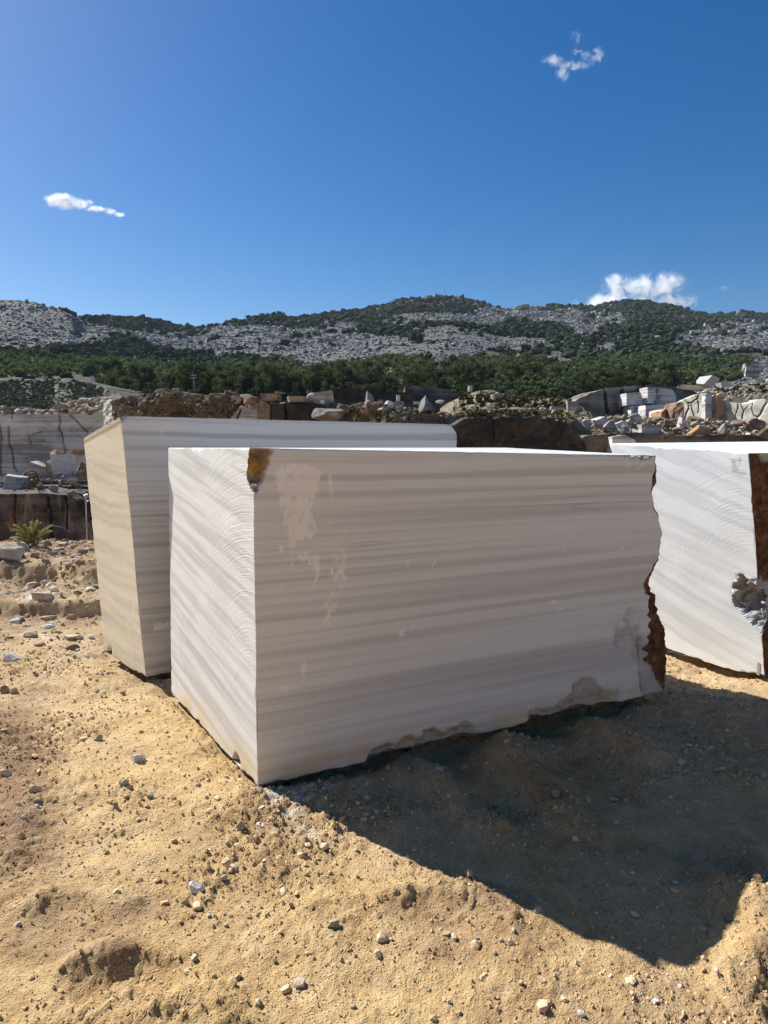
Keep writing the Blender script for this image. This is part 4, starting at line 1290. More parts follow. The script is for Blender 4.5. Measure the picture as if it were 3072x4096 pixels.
wall('quarry_wall', [(1790, 1712), (1832, 1690), (1850, 1676), (1900, 1668), (1960, 1666), (2050, 1672), (2150, 1666), (2230, 1674), (2280, 1700), (2312, 1735), (2345, 1790)], 1990, (32.5, 34), 3, M['black_wall'],
     'broad black bench wall right of the back block', cracks=[([(1965, 1670), (1975, 1760)], 2.5, .12)], rough=.4, freq=1.5, step=4.5, seed=14, jag=9)
wall('soil_heap', [(1740, 1668), (1830, 1650), (1900, 1640), (1960, 1636), (2050, 1634), (2130, 1632), (2210, 1640), (2270, 1655), (2330, 1690), (2370, 1730)], 1830, (34.5, 35.5), 7, M['dry_soil'],
     'dry grassy soil lying on top of the black bench wall', 'soil heap', rough=.5, freq=1.8, step=5, slope=1.5, seed=15, jag=6)
wall('soil_bank', [(1800, 1610), (1860, 1584), (1900, 1568), (1960, 1562), (2040, 1578), (2110, 1598), (2200, 1592), (2250, 1594), (2310, 1618), (2360, 1650)], 1720, (60, 60), 12, M['dry_soil'],
     'far stony bank below the wooded slope', 'soil bank', rough=.9, freq=.7, slope=6, seed=16, jag=7)
wall('quarry_cliff', [(1270, 1570), (1320, 1556), (1400, 1552), (1480, 1558), (1560, 1566), (1640, 1572), (1700, 1590)], 1700, (92, 92), 10, M['black_wall'],
     'dark cliff below the trees behind the standing stones', 'cliff', rough=.8, freq=.35, step=5, seed=17, jag=5)
wall('quarry_cliff', [(1620, 1540), (1700, 1548), (1780, 1556), (1850, 1572)], 1700, (96, 96), 10, M['far_wall'], 'grey-brown cliff among the trees above the cone-shaped stone', 'cliff', rough=.8, freq=.35, step=5, seed=18, jag=5)
# right: far dark walls, lit cracked wall, bank with boulders
wall('quarry_wall', [(2290, 1610), (2330, 1588), (2400, 1560), (2480, 1545), (2560, 1543), (2640, 1536), (2700, 1548), (2760, 1560), (2800, 1580)], 1740, (96, 98), 12, M['far_wall'],
     'tall brown and grey quarry wall below the wooded slope at right', cracks=[([(2420, 1570), (2430, 1660)], 6, .9), ([(2488, 1560), (2498, 1660)], 6, .9), ([(2580, 1550), (2590, 1650)], 7, 1.2), ([(2690, 1560), (2700, 1640)], 5, .8)], rough=1.1, freq=.25, step=4, seed=19, jag=5)
wall('marble_outcrop', [(2506, 1572), (2530, 1569), (2562, 1568), (2577, 1612)], [(2506, 1622), (2577, 1618)], (93.5, 94.5), 3, M['striped_wall'], 'upper white striped marble panel in the brown far wall', 'marble face', rough=.06, step=4, smooth=True, seed=20, jag=1)
wall('marble_outcrop', [(2524, 1624), (2550, 1621), (2578, 1619)], 1658, (93.2, 94), 3, M['striped_wall'], 'lower white striped marble panel in the brown far wall', 'marble face', rough=.06, step=4, smooth=True, seed=21, jag=1)
wall('marble_outcrop', [(2590, 1548), (2640, 1550), (2688, 1556), (2704, 1580)], 1614, (93.5, 94.5), 3, M['striped_wall'], 'grey striped marble panel with dark cracks beside the white panels', 'marble face', cracks=[([(2628, 1552), (2632, 1590), (2622, 1612)], 4, .6), ([(2640, 1580), (2636, 1612)], 3, .4)], rough=.1, step=3.5, smooth=True, seed=22, jag=1)
wall('marble_outcrop', [(2582, 1622), (2620, 1618), (2660, 1616)], 1668, (90, 91), 3, M['striped_wall'], 'pale marble ledge below the cracked grey panel', 'marble face', rough=.06, step=4, smooth=True, seed=23, jag=1)
wall('rock_outcrop', [(2646, 1650), (2660, 1638), (2690, 1634), (2706, 1640)], 1700, (76, 77), 3, M['orange_boulder'], 'rusty orange-brown rock face left of the cracked cream wall', 'rock face', rough=.4, step=3.5, seed=24, jag=2)
wall('rock_outcrop', [(2690, 1640), (2704, 1614), (2728, 1606), (2736, 1620)], 1700, (75, 74), 3, M['brown_boulder'], 'dark brown rock face adjoining the cracked cream wall', 'rock face', rough=.4, step=3, seed=25, jag=2)
wall('marble_outcrop', [(2624, 1645), (2636, 1640), (2648, 1640)], 1695, (78, 76), 2, M['lit_wall'], 'small pale lit rock face left of the rusty face', 'marble face', rough=.1, step=3, seed=26, jag=1)
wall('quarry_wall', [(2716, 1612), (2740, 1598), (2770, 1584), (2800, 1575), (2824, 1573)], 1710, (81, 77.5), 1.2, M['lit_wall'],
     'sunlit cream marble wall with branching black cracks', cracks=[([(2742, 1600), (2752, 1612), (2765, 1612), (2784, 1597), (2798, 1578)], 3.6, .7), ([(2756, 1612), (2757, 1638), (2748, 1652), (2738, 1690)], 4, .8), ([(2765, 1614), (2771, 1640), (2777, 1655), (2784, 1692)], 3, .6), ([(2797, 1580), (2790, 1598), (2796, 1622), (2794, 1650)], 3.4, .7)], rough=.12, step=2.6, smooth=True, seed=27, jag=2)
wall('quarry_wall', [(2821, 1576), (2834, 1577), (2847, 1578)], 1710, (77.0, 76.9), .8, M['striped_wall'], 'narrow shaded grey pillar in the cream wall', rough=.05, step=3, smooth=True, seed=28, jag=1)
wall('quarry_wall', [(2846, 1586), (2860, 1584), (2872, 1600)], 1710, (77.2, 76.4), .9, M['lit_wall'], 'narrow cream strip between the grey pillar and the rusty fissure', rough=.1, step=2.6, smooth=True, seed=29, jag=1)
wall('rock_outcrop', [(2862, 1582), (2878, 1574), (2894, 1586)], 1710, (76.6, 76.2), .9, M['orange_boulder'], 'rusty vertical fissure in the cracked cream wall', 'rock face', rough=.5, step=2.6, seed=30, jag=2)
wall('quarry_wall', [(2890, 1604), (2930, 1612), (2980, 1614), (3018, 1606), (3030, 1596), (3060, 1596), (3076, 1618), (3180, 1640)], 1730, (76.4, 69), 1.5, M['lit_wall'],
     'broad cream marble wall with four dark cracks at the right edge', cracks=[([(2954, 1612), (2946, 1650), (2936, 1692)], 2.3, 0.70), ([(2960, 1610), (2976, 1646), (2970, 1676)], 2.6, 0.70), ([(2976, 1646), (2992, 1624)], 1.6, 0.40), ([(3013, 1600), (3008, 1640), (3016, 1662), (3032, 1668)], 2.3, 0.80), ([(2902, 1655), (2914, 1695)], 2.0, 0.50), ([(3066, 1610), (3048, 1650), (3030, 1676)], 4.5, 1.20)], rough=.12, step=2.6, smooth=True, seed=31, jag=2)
wall('soil_bank', [(2250, 1705), (2330, 1672), (2440, 1664), (2560, 1662), (2660, 1676), (2760, 1690), (2900, 1694), (3072, 1690), (3300, 1690)], 1800, (44, 44), 9, M['soil'],
     'brown rubble bank below the cracked cream walls', 'soil bank', rough=.8, freq=1.2, step=6, slope=4, seed=32, jag=7)
wall('quarry_wall', [(2300, 1765), (2350, 1742), (2440, 1734), (2540, 1730), (2640, 1738), (2760, 1744), (2900, 1738), (3072, 1744), (3300, 1750)], 1960, (34.5, 36), 4, M['dark_wall'],
     'low dark bench wall under the boulders at right', rough=.3, freq=.9, step=6, seed=33, jag=4)
wall('marble_outcrop', [(2450, 1748), (2500, 1738), (2540, 1760), (2560, 1800)], 1900, (33.9, 34), 2, M['striped_wall'], 'grey striped patch in the low dark bench', 'marble face', rough=.06, step=4, smooth=True, seed=34, jag=2)


# ---- loose rock in the middle distance (uncountable)
def in_poly_points(poly, n):
    poly = np.array(poly, float); out = []
    lo, hi = poly.min(0), poly.max(0)
    while len(out) < n:
        q = RNG.uniform(lo, hi, (n * 2, 2)); out += list(q[inpoly(q[:, 0], q[:, 1], poly)])
    return np.array(out[:n])


bag = Bag()
MIDROCK = [  # polygon, distance, count, size range in photo pixels, tint range
    ([(0, 1630), (200, 1640), (300, 1600), (420, 1590), (425, 1650), (0, 1654)], (39.3, 41), 190, (3, 15), (.2, .9)),
    ([(450, 1600), (600, 1575), (800, 1578), (960, 1590), (1040, 1606), (1030, 1680), (450, 1680)], (35.1, 35.5), 330, (1.5, 10), (.0, .6)),
    ([(1300, 1640), (1420, 1612), (1560, 1608), (1700, 1640), (1820, 1660), (1800, 1692), (1300, 1690)], (36.4, 37), 420, (2, 12), (.05, .75)),
    ([(1780, 1660), (1900, 1638), (2200, 1632), (2310, 1680), (2280, 1690), (2100, 1662), (1900, 1668)], (33.8, 34.3), 300, (2, 9), (.15, .9)),
    ([(1830, 1600), (1900, 1566), (1960, 1562), (2100, 1596), (2300, 1610), (2310, 1640), (1830, 1640)], (58.5, 60), 330, (2, 8), (.3, 1)),
    ([(2280, 1690), (2450, 1660), (2660, 1680), (3072, 1690), (3072, 1750), (2280, 1760)], (37, 43), 800, (2.5, 15), (.0, .8)),
    ([(2690, 1640), (2760, 1590), (2830, 1560), (2900, 1570), (2890, 1596), (2800, 1578), (2740, 1600), (2700, 1640)], (77, 80), 120, (2, 9), (.4, 1)),
    ([(2880, 1560), (3072, 1520), (3072, 1606), (2900, 1612)], (78, 88), 330, (2, 9), (.3, 1)),
    ([(100, 1890), (340, 1870), (360, 1985), (20, 1978)], (31, 37), 130, (3, 16), (.1, .6)),
]
P1 = [rock_pts(1, RNG, 8, .06) for _ in range(16)]
P0 = [rock_pts(0, RNG, 5, .0) * (1 + RNG.normal(0, .10, (12, 1))) for _ in range(16)]
for poly, (da, db), n, (sa, sb), (ta, tb) in MIDROCK:
    for x_, y_ in in_poly_points(poly, n):
        d_ = RNG.uniform(da, db); s = sa + (sb - sa) * RNG.random() ** 3.0
        r_ = s / F_PX * d_
        k = RNG.integers(16)
        v = ((P1 if s > 6 else P0)[k] * (r_ * RNG.uniform([.8, .7, .4], [1.4, 1.1, .9]))) @ rotmat(RNG, .45).T + P(x_, y_, d_)
        bag.add(v, ICO[1][1] if s > 6 else ICO[0][1], RNG.uniform(ta, tb))
bag.build('loose_rock', M['stone'], 'loose rock lying over the quarry heaps and banks', 'rocks')

# ---- scrub on the left mound and dry tufts
bag = Bag()
for x_, y_ in in_poly_points([(-60, 1524), (150, 1522), (260, 1520), (340, 1530), (420, 1560), (420, 1600), (300, 1612), (200, 1640), (-60, 1640)], 1300):
    f_ = np.clip((1680 - y_) / 160, 0, 1)
    d_ = 58 + 16 * f_ - .3
    k = RNG.integers(16); s = RNG.uniform(.12, .25)
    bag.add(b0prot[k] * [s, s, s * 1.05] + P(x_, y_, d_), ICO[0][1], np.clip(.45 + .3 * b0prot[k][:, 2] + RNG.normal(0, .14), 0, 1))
bag.build('scrub', M['leaf_light'], 'rows of small round grey-green scrub bushes', 'scrub')
bag = Bag()
for poly, d_, n, s0 in (([(450, 1610), (700, 1575), (1000, 1600), (1000, 1660), (450, 1670)], 34.9, 60, .16), ([(1400, 1625), (1700, 1645), (1820, 1660), (1700, 1690), (1400, 1680)], 36.2, 60, .2), ([(1830, 1640), (2250, 1640), (2280, 1665), (1850, 1665)], 33.6, 90, .2), ([(1840, 1570), (2280, 1600), (2280, 1635), (1840, 1635)], 58.2, 130, .42), ([(2620, 1680), (2800, 1690), (2800, 1705), (2600, 1700)], 42, 40, .3), ([(2330, 1668), (2480, 1660), (2480, 1676), (2330, 1690)], 42, 30, .25), ([(2850, 1555), (3072, 1530), (3072, 1570), (2850, 1580)], 79, 60, .4)):
    for x_, y_ in in_poly_points(poly, n):
        k = RNG.integers(16); s = s0 * RNG.uniform(.35, .9)
        s *= .6
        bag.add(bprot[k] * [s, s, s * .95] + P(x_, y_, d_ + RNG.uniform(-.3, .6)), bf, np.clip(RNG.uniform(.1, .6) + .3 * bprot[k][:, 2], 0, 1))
bag.build('low_scrub', M['dry_bush'], 'low dusty dry scrub growing on the banks and heaps', 'scrub')


# ---- boulders one can point to
def boulder(px, py, w, h, d, mat, label, name='boulder', cat='boulder', box=0.0, tilt=0.0, rz=None, seed=1, planes=9, deep=.85, level=3, rough=.05, sink=.18, shape=None, group=None):
    """stone whose outline is about w x h photo pixels with its foot at (px, py)"""
    rng = np.random.default_rng(seed * 31 + 5)
    level = level if w * h > 1300 else 2
    v = rock_pts(level, rng, planes, rough, box) if shape is None else shape(rng, level)
    a = rz if rz is not None else rng.uniform(-.5, .5)
    v = v @ np.array(Matrix.Rotation(a, 3, 'Z')).T
    v = v @ np.array(Matrix.Rotation(math.radians(tilt), 3, 'Y')).T
    lo, hi = v.min(0), v.max(0)
    wm, hm = w / F_PX * d, h / F_PX * d * (1 + sink)
    v = (v - (lo + hi) / 2) / (hi - lo) * [wm, wm * deep, hm]
    v[:, 2] += hm / 2 - hm * sink / (1 + sink)
    me = mesh_np(name, v, ICO[level][1], {'tint': np.full(len(v), rng.uniform(.35, .65))}, False)
    o = link(name, me, M[mat], None, P(px, py, d))
    tag(o, label, cat, group)
    return o


def cone_shape(rng, level=3):
    v = rock_pts(level, rng, 5, .0)
    f = (v[:, 2] - v[:, 2].min()) / np.ptp(v[:, 2])
    v[:, :2] *= (1.12 - .98 * f ** .9)[:, None]
    return v * (1 + .07 * fbm(v, 2.5, 4, 3)[:, None])


def fin_shape(rng, level=3):
    v = rock_pts(level, rng, 7, .03)
    f = (v[:, 2] - v[:, 2].min()) / np.ptp(v[:, 2])
    v[:, 0] = v[:, 0] * (1.0 - .75 * f ** 2) - .35 * f ** 1.5
    return v


B_ = boulder
B_(62, 1962, 92, 66, 33.5, 'boulder', 'pale jagged boulder lowest in front of the striped wall', seed=1, box=1, tilt=14)
B_(132, 1955, 80, 74, 34.5, 'brown_boulder', 'dark purple-brown boulder behind the pale jagged one', seed=2)
B_(148, 1902, 78, 58, 35.5, 'boulder', 'striped grey block tipped on its corner below the cracked wall', seed=3, box=1, tilt=24, planes=3)
B_(208, 1890, 62, 60, 36, 'stone', 'grey wedge boulder leaning against the long white block', seed=4, box=1, tilt=-30, planes=5)
B_(286, 1886, 124, 70, 36, 'white_stone', 'long squared white block at the foot of the striped wall', seed=5, box=1, planes=2, rz=.05)
B_(308, 1819, 58, 20, 36, 'orange_boulder', 'flat orange slab lying on the long white block', seed=6, box=1, planes=2, sink=.02, rz=0)
B_(228, 1822, 60, 24, 37.5, 'brown_boulder', 'dark low rock behind the striped block', seed=7)
B_(338, 1890, 60, 42, 34.5, 'brown_boulder', 'brown wedge of rock in front of the long white block', seed=8, tilt=20)
B_(20, 1960, 44, 40, 34, 'brown_boulder', 'dark rock at the photo edge under the cracked wall', seed=9)
B_(50, 1656, 110, 26, 40.2, 'boulder', 'flat pale slab on top of the striped wall at the photo edge', seed=10, box=1, planes=3)
B_(250, 1640, 90, 22, 40.6, 'stone', 'long flat slab on the soil heap above the striped wall', seed=11, box=1, tilt=-8)
B_(345, 1612, 70, 22, 41.2, 'stone', 'rounded slab near the top of the left soil heap', seed=12)
B_(428, 1584, 32, 26, 44, 'stone', 'small pale stone standing on the left soil heap crest', seed=13)
B_(640, 1576, 40, 20, 36.6, 'stone', 'rounded brown-grey stone on the long soil heap crest', seed=14)
B_(705, 1572, 34, 18, 36.6, 'boulder', 'pale rounded stone beside the small bush on the long heap', seed=15)
B_(668, 1572, 30, 22, 37, 'brown_boulder', 'dark lump on the long heap between two stones', seed=16)
B_(902, 1580, 12, 20, 36.4, 'stone', 'small upright stone at the end of the long heap', seed=17)
B_(930, 1592, 60, 24, 36.0, 'brown_boulder', 'flat brown boulder on the long heap near the upright stone', seed=18, box=1)
B_(945, 1612, 44, 30, 35.4, 'stone', 'grey boulder above the small striped face', seed=19)
B_(1005, 1612, 60, 26, 35.2, 'brown_boulder', 'brown slab capping the small striped face', seed=20, box=1)
B_(1082, 1604, 84, 28, 35.6, 'brown_boulder', 'long brown slab left of the large angular boulder', seed=21, box=1, planes=4)
B_(1190, 1608, 88, 22, 35.8, 'stone', 'grey flat slabs beside the large angular boulder', seed=22, box=1)
B_(1292, 1616, 96, 52, 36.2, 'boulder', 'large angular pale boulder on the black rock face', seed=23, box=1, tilt=-16, planes=7)
B_(1246, 1602, 40, 30, 36.0, 'white_stone', 'small white boulder touching the large angular one', seed=24)
B_(1292, 1616, 18, 16, 35.3, 'white_stone', 'little white stone before the large angular boulder', seed=25)
B_(1310, 1682, 138, 50, 34.6, 'boulder', 'wide pale boulder with brown soil, low behind the back block', seed=26, planes=14, box=.4, rough=.09)
B_(1362, 1660, 70, 46, 35.3, 'brown_boulder', 'dark leaning rock beside the wide pale boulder', seed=27, tilt=28)
B_(1478, 1616, 36, 52, 38.5, 'boulder', 'pointed standing stone on the soil bank', name='standing_stone', cat='standing stone', seed=28, shape=fin_shape, rz=0)
B_(1524, 1620, 30, 22, 38, 'brown_boulder', 'brown rock right of the pointed standing stone', seed=29)
B_(1555, 1634, 46, 32, 37.2, 'white_stone', 'white broken boulder between standing stone and pillar', seed=30, planes=8)
B_(1593, 1608, 15, 28, 44, 'white_stone', 'slim squared white pillar on a low plinth', name='stone_pillar', cat='stone pillar', seed=31, box=1, planes=0, rough=.01, sink=.05, rz=0)
B_(1597, 1622, 42, 17, 43, 'boulder', 'low squared plinth under the slim white pillar', name='stone_plinth', cat='stone block', seed=32, box=1, planes=1, rough=.02, rz=0)
B_(1668, 1616, 30, 10, 43, 'white_stone', 'flat white slab left of the cone-shaped stone', seed=33, box=1)
B_(1704, 1652, 74, 70, 36.2, 'boulder', 'tall cone-shaped grey-white stone above the back block', name='cone_stone', cat='boulder', seed=34, shape=cone_shape, rz=.3)
B_(1480, 1650, 50, 34, 36.4, 'brown_boulder', 'squared dark boulder below the pointed standing stone', seed=35, box=1)
B_(1460, 1664, 48, 22, 35.8, 'brown_boulder', 'low dark boulder at the foot of the stony bank', seed=36)
B_(1760, 1612, 36, 12, 44, 'white_stone', 'flat pale rock on the bank right of the cone-shaped stone', seed=37)
B_(1880, 1565, 18, 26, 70, 'boulder', 'small pale squared stone on the far bank below the trees', seed=38, box=1, planes=1)
B_(1902, 1642, 12, 26, 52, 'stone', 'thin upright stone behind the black bench wall', name='standing_stone', cat='standing stone', seed=39, shape=fin_shape)
B_(2089, 1612, 11, 26, 66, 'boulder', 'short square stone post on the far bank', name='stone_post', cat='stone post', seed=40, box=1, planes=0, rz=0)
B_(2222, 1646, 48, 20, 52, 'boulder', 'pale squared boulder right of the black bench top', seed=41, box=1)
B_(2290, 1640, 50, 36, 56, 'boulder', 'square pale outcrop beyond the black bench', seed=42, box=1, planes=3)
B_(2345, 1722, 40, 46, 37, 'boulder', 'grey rounded boulder at the left of the right-hand boulder pile', seed=43)
B_(2400, 1708, 74, 42, 38, 'boulder', 'long tilted pale slab in the right-hand pile', seed=44, box=1, tilt=-32, planes=4)
B_(2437, 1722, 58, 42, 36.2, 'boulder', 'triangular grey slab in the right-hand pile', seed=45, shape=cone_shape, rz=.8)
B_(2486, 1712, 62, 30, 36.6, 'white_stone', 'bright white tilted slab in the middle of the right-hand pile', seed=46, box=1, tilt=-26, planes=3)
B_(2498, 1728, 28, 30, 36, 'boulder', 'small pale block under the bright white slab', seed=47, box=1)
B_(2530, 1698, 66, 46, 40, 'boulder', 'big grey faceted boulder behind the bright white slab', seed=48, planes=6, tilt=18)
B_(2582, 1732, 94, 34, 36.6, 'boulder', 'long squared grey block right of the bright white slab', seed=49, box=1, planes=2, rz=.1)
B_(2725, 1712, 36, 46, 38.5, 'white_stone', 'white leaning slab with a rusty side', seed=50, box=1, tilt=26, planes=3)
B_(2790, 1768, 90, 66, 36.5, 'orange_boulder', 'large rusty orange-brown boulder behind the right block', seed=51, planes=8)
B_(2845, 1692, 46, 20, 46, 'stone', 'flat grey slab at the foot of the grey pillar', seed=52, box=1, planes=1)
B_(2780, 1700, 72, 36, 41, 'brown_boulder', 'dark brown rocks above the rusty orange boulder', seed=53)
B_(2888, 1756, 36, 60, 36.4, 'boulder', 'upright pale-rimmed grey boulder beside the rusty one', seed=54, planes=6)
B_(2910, 1772, 38, 24, 35.6, 'white_stone', 'thin white curved slab tipped up behind the right block', seed=55, box=1, tilt=-34)
B_(3002, 1746, 36, 16, 36.6, 'white_stone', 'small white slab among brown rubble at right', seed=56, box=1, tilt=14)
B_(3055, 1772, 66, 60, 35.8, 'brown_boulder', 'brown and white boulder at the right photo edge', seed=57)
B_(3010, 1720, 90, 46, 39, 'brown_boulder', 'dark brown boulder below the broad cream wall', seed=58)
B_(2950, 1716, 60, 36, 39.5, 'brown_boulder', 'brown broken boulder left of the dark boulder below the cream wall', seed=59)
B_(2690, 1748, 50, 34, 37.2, 'brown_boulder', 'dark boulder left of the rusty orange boulder', seed=60)
B_(2640, 1750, 50, 26, 36.8, 'stone', 'grey low boulder between the long block and the dark boulder', seed=61)
B_(2830, 1545, 84, 40, 108, 'white_stone', 'white tilted slab outcrop on the slope above the cream walls', seed=62, box=1, tilt=26, planes=2)
B_(2895, 1548, 60, 18, 100, 'white_stone', 'low white slab right of the tilted slab outcrop', seed=63, box=1, tilt=-10)
B_(3005, 1506, 60, 46, 125, 'boulder', 'square grey crag on the slope at right', seed=64, box=1, planes=3)
B_(2990, 1480, 36, 26, 132, 'boulder', 'smaller square crag above the grey crag', seed=65, box=1, planes=2)
# far pale blocks on the ridges
B_(493, 1314, 12, 17, 520, 'white_stone', 'far white squared block on the left saddle ridge', name='far_block', cat='stone block', seed=70, box=1, planes=0, rz=0)
B_(621, 1324, 12, 12, 520, 'white_stone', 'second far white block on the saddle, lower than the first', name='far_block', cat='stone block', seed=71, box=1, planes=0, rz=0)
B_(370, 1532, 15, 28, 95, 'white_stone', 'pale upright block above the scrubby mound', name='far_block', cat='stone block', seed=72, box=1, planes=0, rz=.1)
B_(190, 1520, 18, 18, 76, 'stone', 'small pointed stone on the scrubby mound crest', seed=73, shape=cone_shape)
B_(1092, 1518, 30, 16, 160, 'white_stone', 'small white rock in a clearing of the wood', seed=74)
B_(1665, 1326, 30, 16, 330, 'white_stone', 'white crag on the rubble slope in mid hill', seed=75)
B_(2820, 1303, 9, 11, 520, 'white_stone', 'far pale block below the right ridge', name='far_block', cat='stone block', seed=76, box=1, planes=0)
B_(2090, 1232, 60, 16, 700, 'white_stone', 'bright white rock pile on the ridge line', name='rock_pile', cat='rock pile', seed=77)
B_(1612, 1208, 76, 14, 800, 'rubble', 'grey spoil hump on the ridge beside the wooded top', name='spoil_hump', cat='spoil heap', seed=78)
B_(3040, 1370, 60, 36, 420, 'boulder', 'far squared quarry face among the right rubble', name='far_block', cat='stone block', seed=79, box=1, planes=1, rz=.2)

# ================================================================== gravel on the platform (uncountable)
bag = Bag()
NG = 150000
ang = np.radians(RNG.uniform(-33, 33, NG)); rad = np.exp(RNG.uniform(math.log(2.9), math.log(11.5), NG))
cx, cy = rad * np.sin(ang), -1.5 + rad * np.cos(ang)
pn = fbm(np.stack([cx, cy], -1) + NOISE_OFF, 1.5, 3, 41)
pn2 = fbm(np.stack([cx, cy], -1), 4.0, 3, 43)
ok = RNG.random(NG) < np.clip(.22 + .9 * sstep(-.05, .4, pn) + .35 * sstep(0.2, .5, pn2), 0, 1)


def inside_block(x, y):
    r = np.zeros_like(x, bool)
    for b in (MB, BB, RB):
        q = [b.c[k][:2] for k in (0, 2, 6, 4)]
        r |= inpoly(x, y, q)
    return r


ok &= ~inside_block(cx, cy)
cx, cy = cx[ok][:38000], cy[ok][:38000]
cz = ground_z(cx, cy)
n = len(cx)
r_ = np.hypot(cx, cy + 1.5)
sg = (.0030 + .0058 * RNG.random(n) ** 2.5) * (r_ / 4.0) ** .7
DOME = np.array([(1, 0, -.5), (0, 1, -.5), (-1, 0, -.5), (0, -1, -.5), (.25, .2, .75), (-.25, -.2, .65)])
DOME_F = np.array([(0, 1, 4), (1, 5, 4), (1, 2, 5), (2, 3, 5), (3, 4, 5), (3, 0, 4)])
vv = DOME[None] * (1 + RNG.normal(0, .15, (n, 6, 1))) * (sg[:, None, None] * RNG.uniform(.7, 1.3, (n, 1, 3)))
ca, sa = np.cos(RNG.uniform(0, 6.28, n)), np.sin(RNG.uniform(0, 6.28, n))
tl = RNG.normal(0, .5, n)
x1 = vv[..., 0] * ca[:, None] - vv[..., 1] * sa[:, None]; y1 = vv[..., 0] * sa[:, None] + vv[..., 1] * ca[:, None]
z1 = vv[..., 2] + x1 * tl[:, None]
vv = np.stack([x1 + cx[:, None], y1 + cy[:, None], z1 + (cz + sg * .22)[:, None]], -1).reshape(-1, 3)
ff = (DOME_F[None] + 6 * np.arange(n)[:, None, None]).reshape(-1, 3).astype(np.int32)
bag.add(vv, ff, np.repeat(np.clip(RNG.normal(.52, .14, n), 0, 1), 6))
for i in RNG.choice(n, 1100, replace=False):
    s = .008 + .012 * RNG.random() ** 2
    v = (ICO[0][0] * (1 + RNG.normal(0, .14, (12, 1)))) * s * RNG.uniform([.8, .7, .5], [1.4, 1.1, .8])
    bag.add(v @ rotmat(RNG, .4).T + [cx[i], cy[i], cz[i] + s * .2], ICO[0][1], np.clip(RNG.normal(.60, .22), 0, 1))
bag.build('gravel', M['grain'], 'fine gravel and clods strewn over the sand', 'gravel')

# ---- broken stone over the bank and berm at left (uncountable)
bag = Bag()
bx_, by_ = RNG.uniform(-6.5, -1.45, 5200), RNG.uniform(5.2, 10.3, 5200)
okb = (RNG.random(5200) < sstep(5.0, 7.5, by_) * (.25 + .75 * sstep(-.2, .3, fbm(np.stack([bx_, by_], -1), 1.4, 3, 77)))) & ~inside_block(bx_, by_)
bx_, by_ = bx_[okb], by_[okb]
for x_, y_, z_ in zip(bx_, by_, ground_z(bx_, by_)):
    s = .007 + .045 * RNG.random() ** 6 + .010 * RNG.random()
    v = (P1 if s > .03 else P0)[RNG.integers(16)] * s * RNG.uniform([.8, .7, .4], [1.5, 1.1, .8])
    bag.add(v @ rotmat(RNG, .4).T + [x_, y_, z_ + s * .08], ICO[1][1] if s > .03 else ICO[0][1], np.clip(RNG.normal(.45, .22), 0, 1))
bag.build('bank_rubble', M['bank_stone'], 'broken stone and earth lumps over the bank at left', 'rubble')

# ================================================================== stones one can pick out on the platform
SPROTO = [rock_pts(2, np.random.default_rng(900 + k), 9, .06) for k in range(10)]
SFLAT = [rock_pts(2, np.random.default_rng(950 + k), 9, .09, .34) for k in range(6)]


def stone(px, py, w, h, mat, label, flat=False, seed=1, deep=.8, rz=0.0, tilt=0.0, group=None, name='stone', sink=.34, d=None):
    p = G(px, py)
    if d is None:
        for _ in range(4):
            p = G(px, py, float(ground_z(p[0], p[1])))
    else:
        p = P(px, py, d)
    dist = p[1]
    lv_ = 2 if seed < 200 else 1
    v = ((SFLAT[seed % 6] if flat else SPROTO[seed % 10]) if seed < 200 else P1[seed % 16]).copy()
    v = v @ np.array(Matrix.Rotation(rz + seed * .7, 3, 'Z') @ Matrix.Rotation(math.radians(tilt), 3, 'Y')).T
    lo, hi = v.min(0), v.max(0)
    wm, hm = w / F_PX * dist, h / F_PX * dist * 1.1
    v = (v - (lo + hi) / 2) / (hi - lo) * [wm, wm * deep, hm]
    v[:, 2] += hm * (.5 - sink)
    me = mesh_np(name, v, ICO[lv_][1], {'tint': np.full(len(v), (seed * .37) % .5 + .25)})
    return tag(link(name, me, M['sandy_stone' if mat == 'stone' else mat], None, p), label, 'stone', group)


stone(785, 3562, 72, 56, 'white_stone', 'blue-white angular stone lying alone on the sunlit sand', seed=1)
stone(556, 3042, 64, 46, 'white_stone', 'white stone on the sand left of the near block', seed=2)
stone(962, 3310, 42, 40, 'stone', 'grey pyramid-shaped stone before the near block corner', seed=3)
stone(1045, 3305, 44, 20, 'white_stone', 'flat pale stone beside the grey pyramid-shaped stone', seed=4, flat=True)
stone(142, 3162, 48, 40, 'stone', 'rounded tan stone by the reddish rubble at the left edge', seed=5)
stone(95, 3275, 26, 26, 'stone', 'small grey stone below the rounded tan stone', seed=6)
stone(150, 3208, 30, 24, 'stone', 'tan pebble between two stones at the left edge', seed=7)
stone(20, 3105, 46, 44, 'stone', 'tan rock at the left edge of the reddish rubble', seed=8)
stone(500, 3134, 30, 28, 'stone', 'small grey stone at the foot of the low hump', seed=9)
stone(524, 3158, 20, 30, 'stone', 'thin tan stone right of the small grey stone', seed=10)
stone(258, 3046, 26, 18, 'stone', 'dark small stone on the smooth sand at left', seed=11)
stone(330, 2964, 34, 22, 'stone', 'flat grey stone left of the dark clods', seed=12, flat=True)
stone(394, 2958, 36, 30, 'stone', 'tan stone among dark clods left of the near block', seed=13)
stone(318, 3240, 24, 20, 'white_stone', 'pale stone at the foot of the sand hump', seed=14)
stone(462, 3230, 26, 34, 'stone', 'upright pale stone below the sand hump', seed=15)
stone(602, 3182, 30, 20, 'stone', 'cream pebble right of the sand hump', seed=16)
stone(790, 3142, 26, 16, 'stone', 'tan pebble on the sand near the block foot', seed=17)
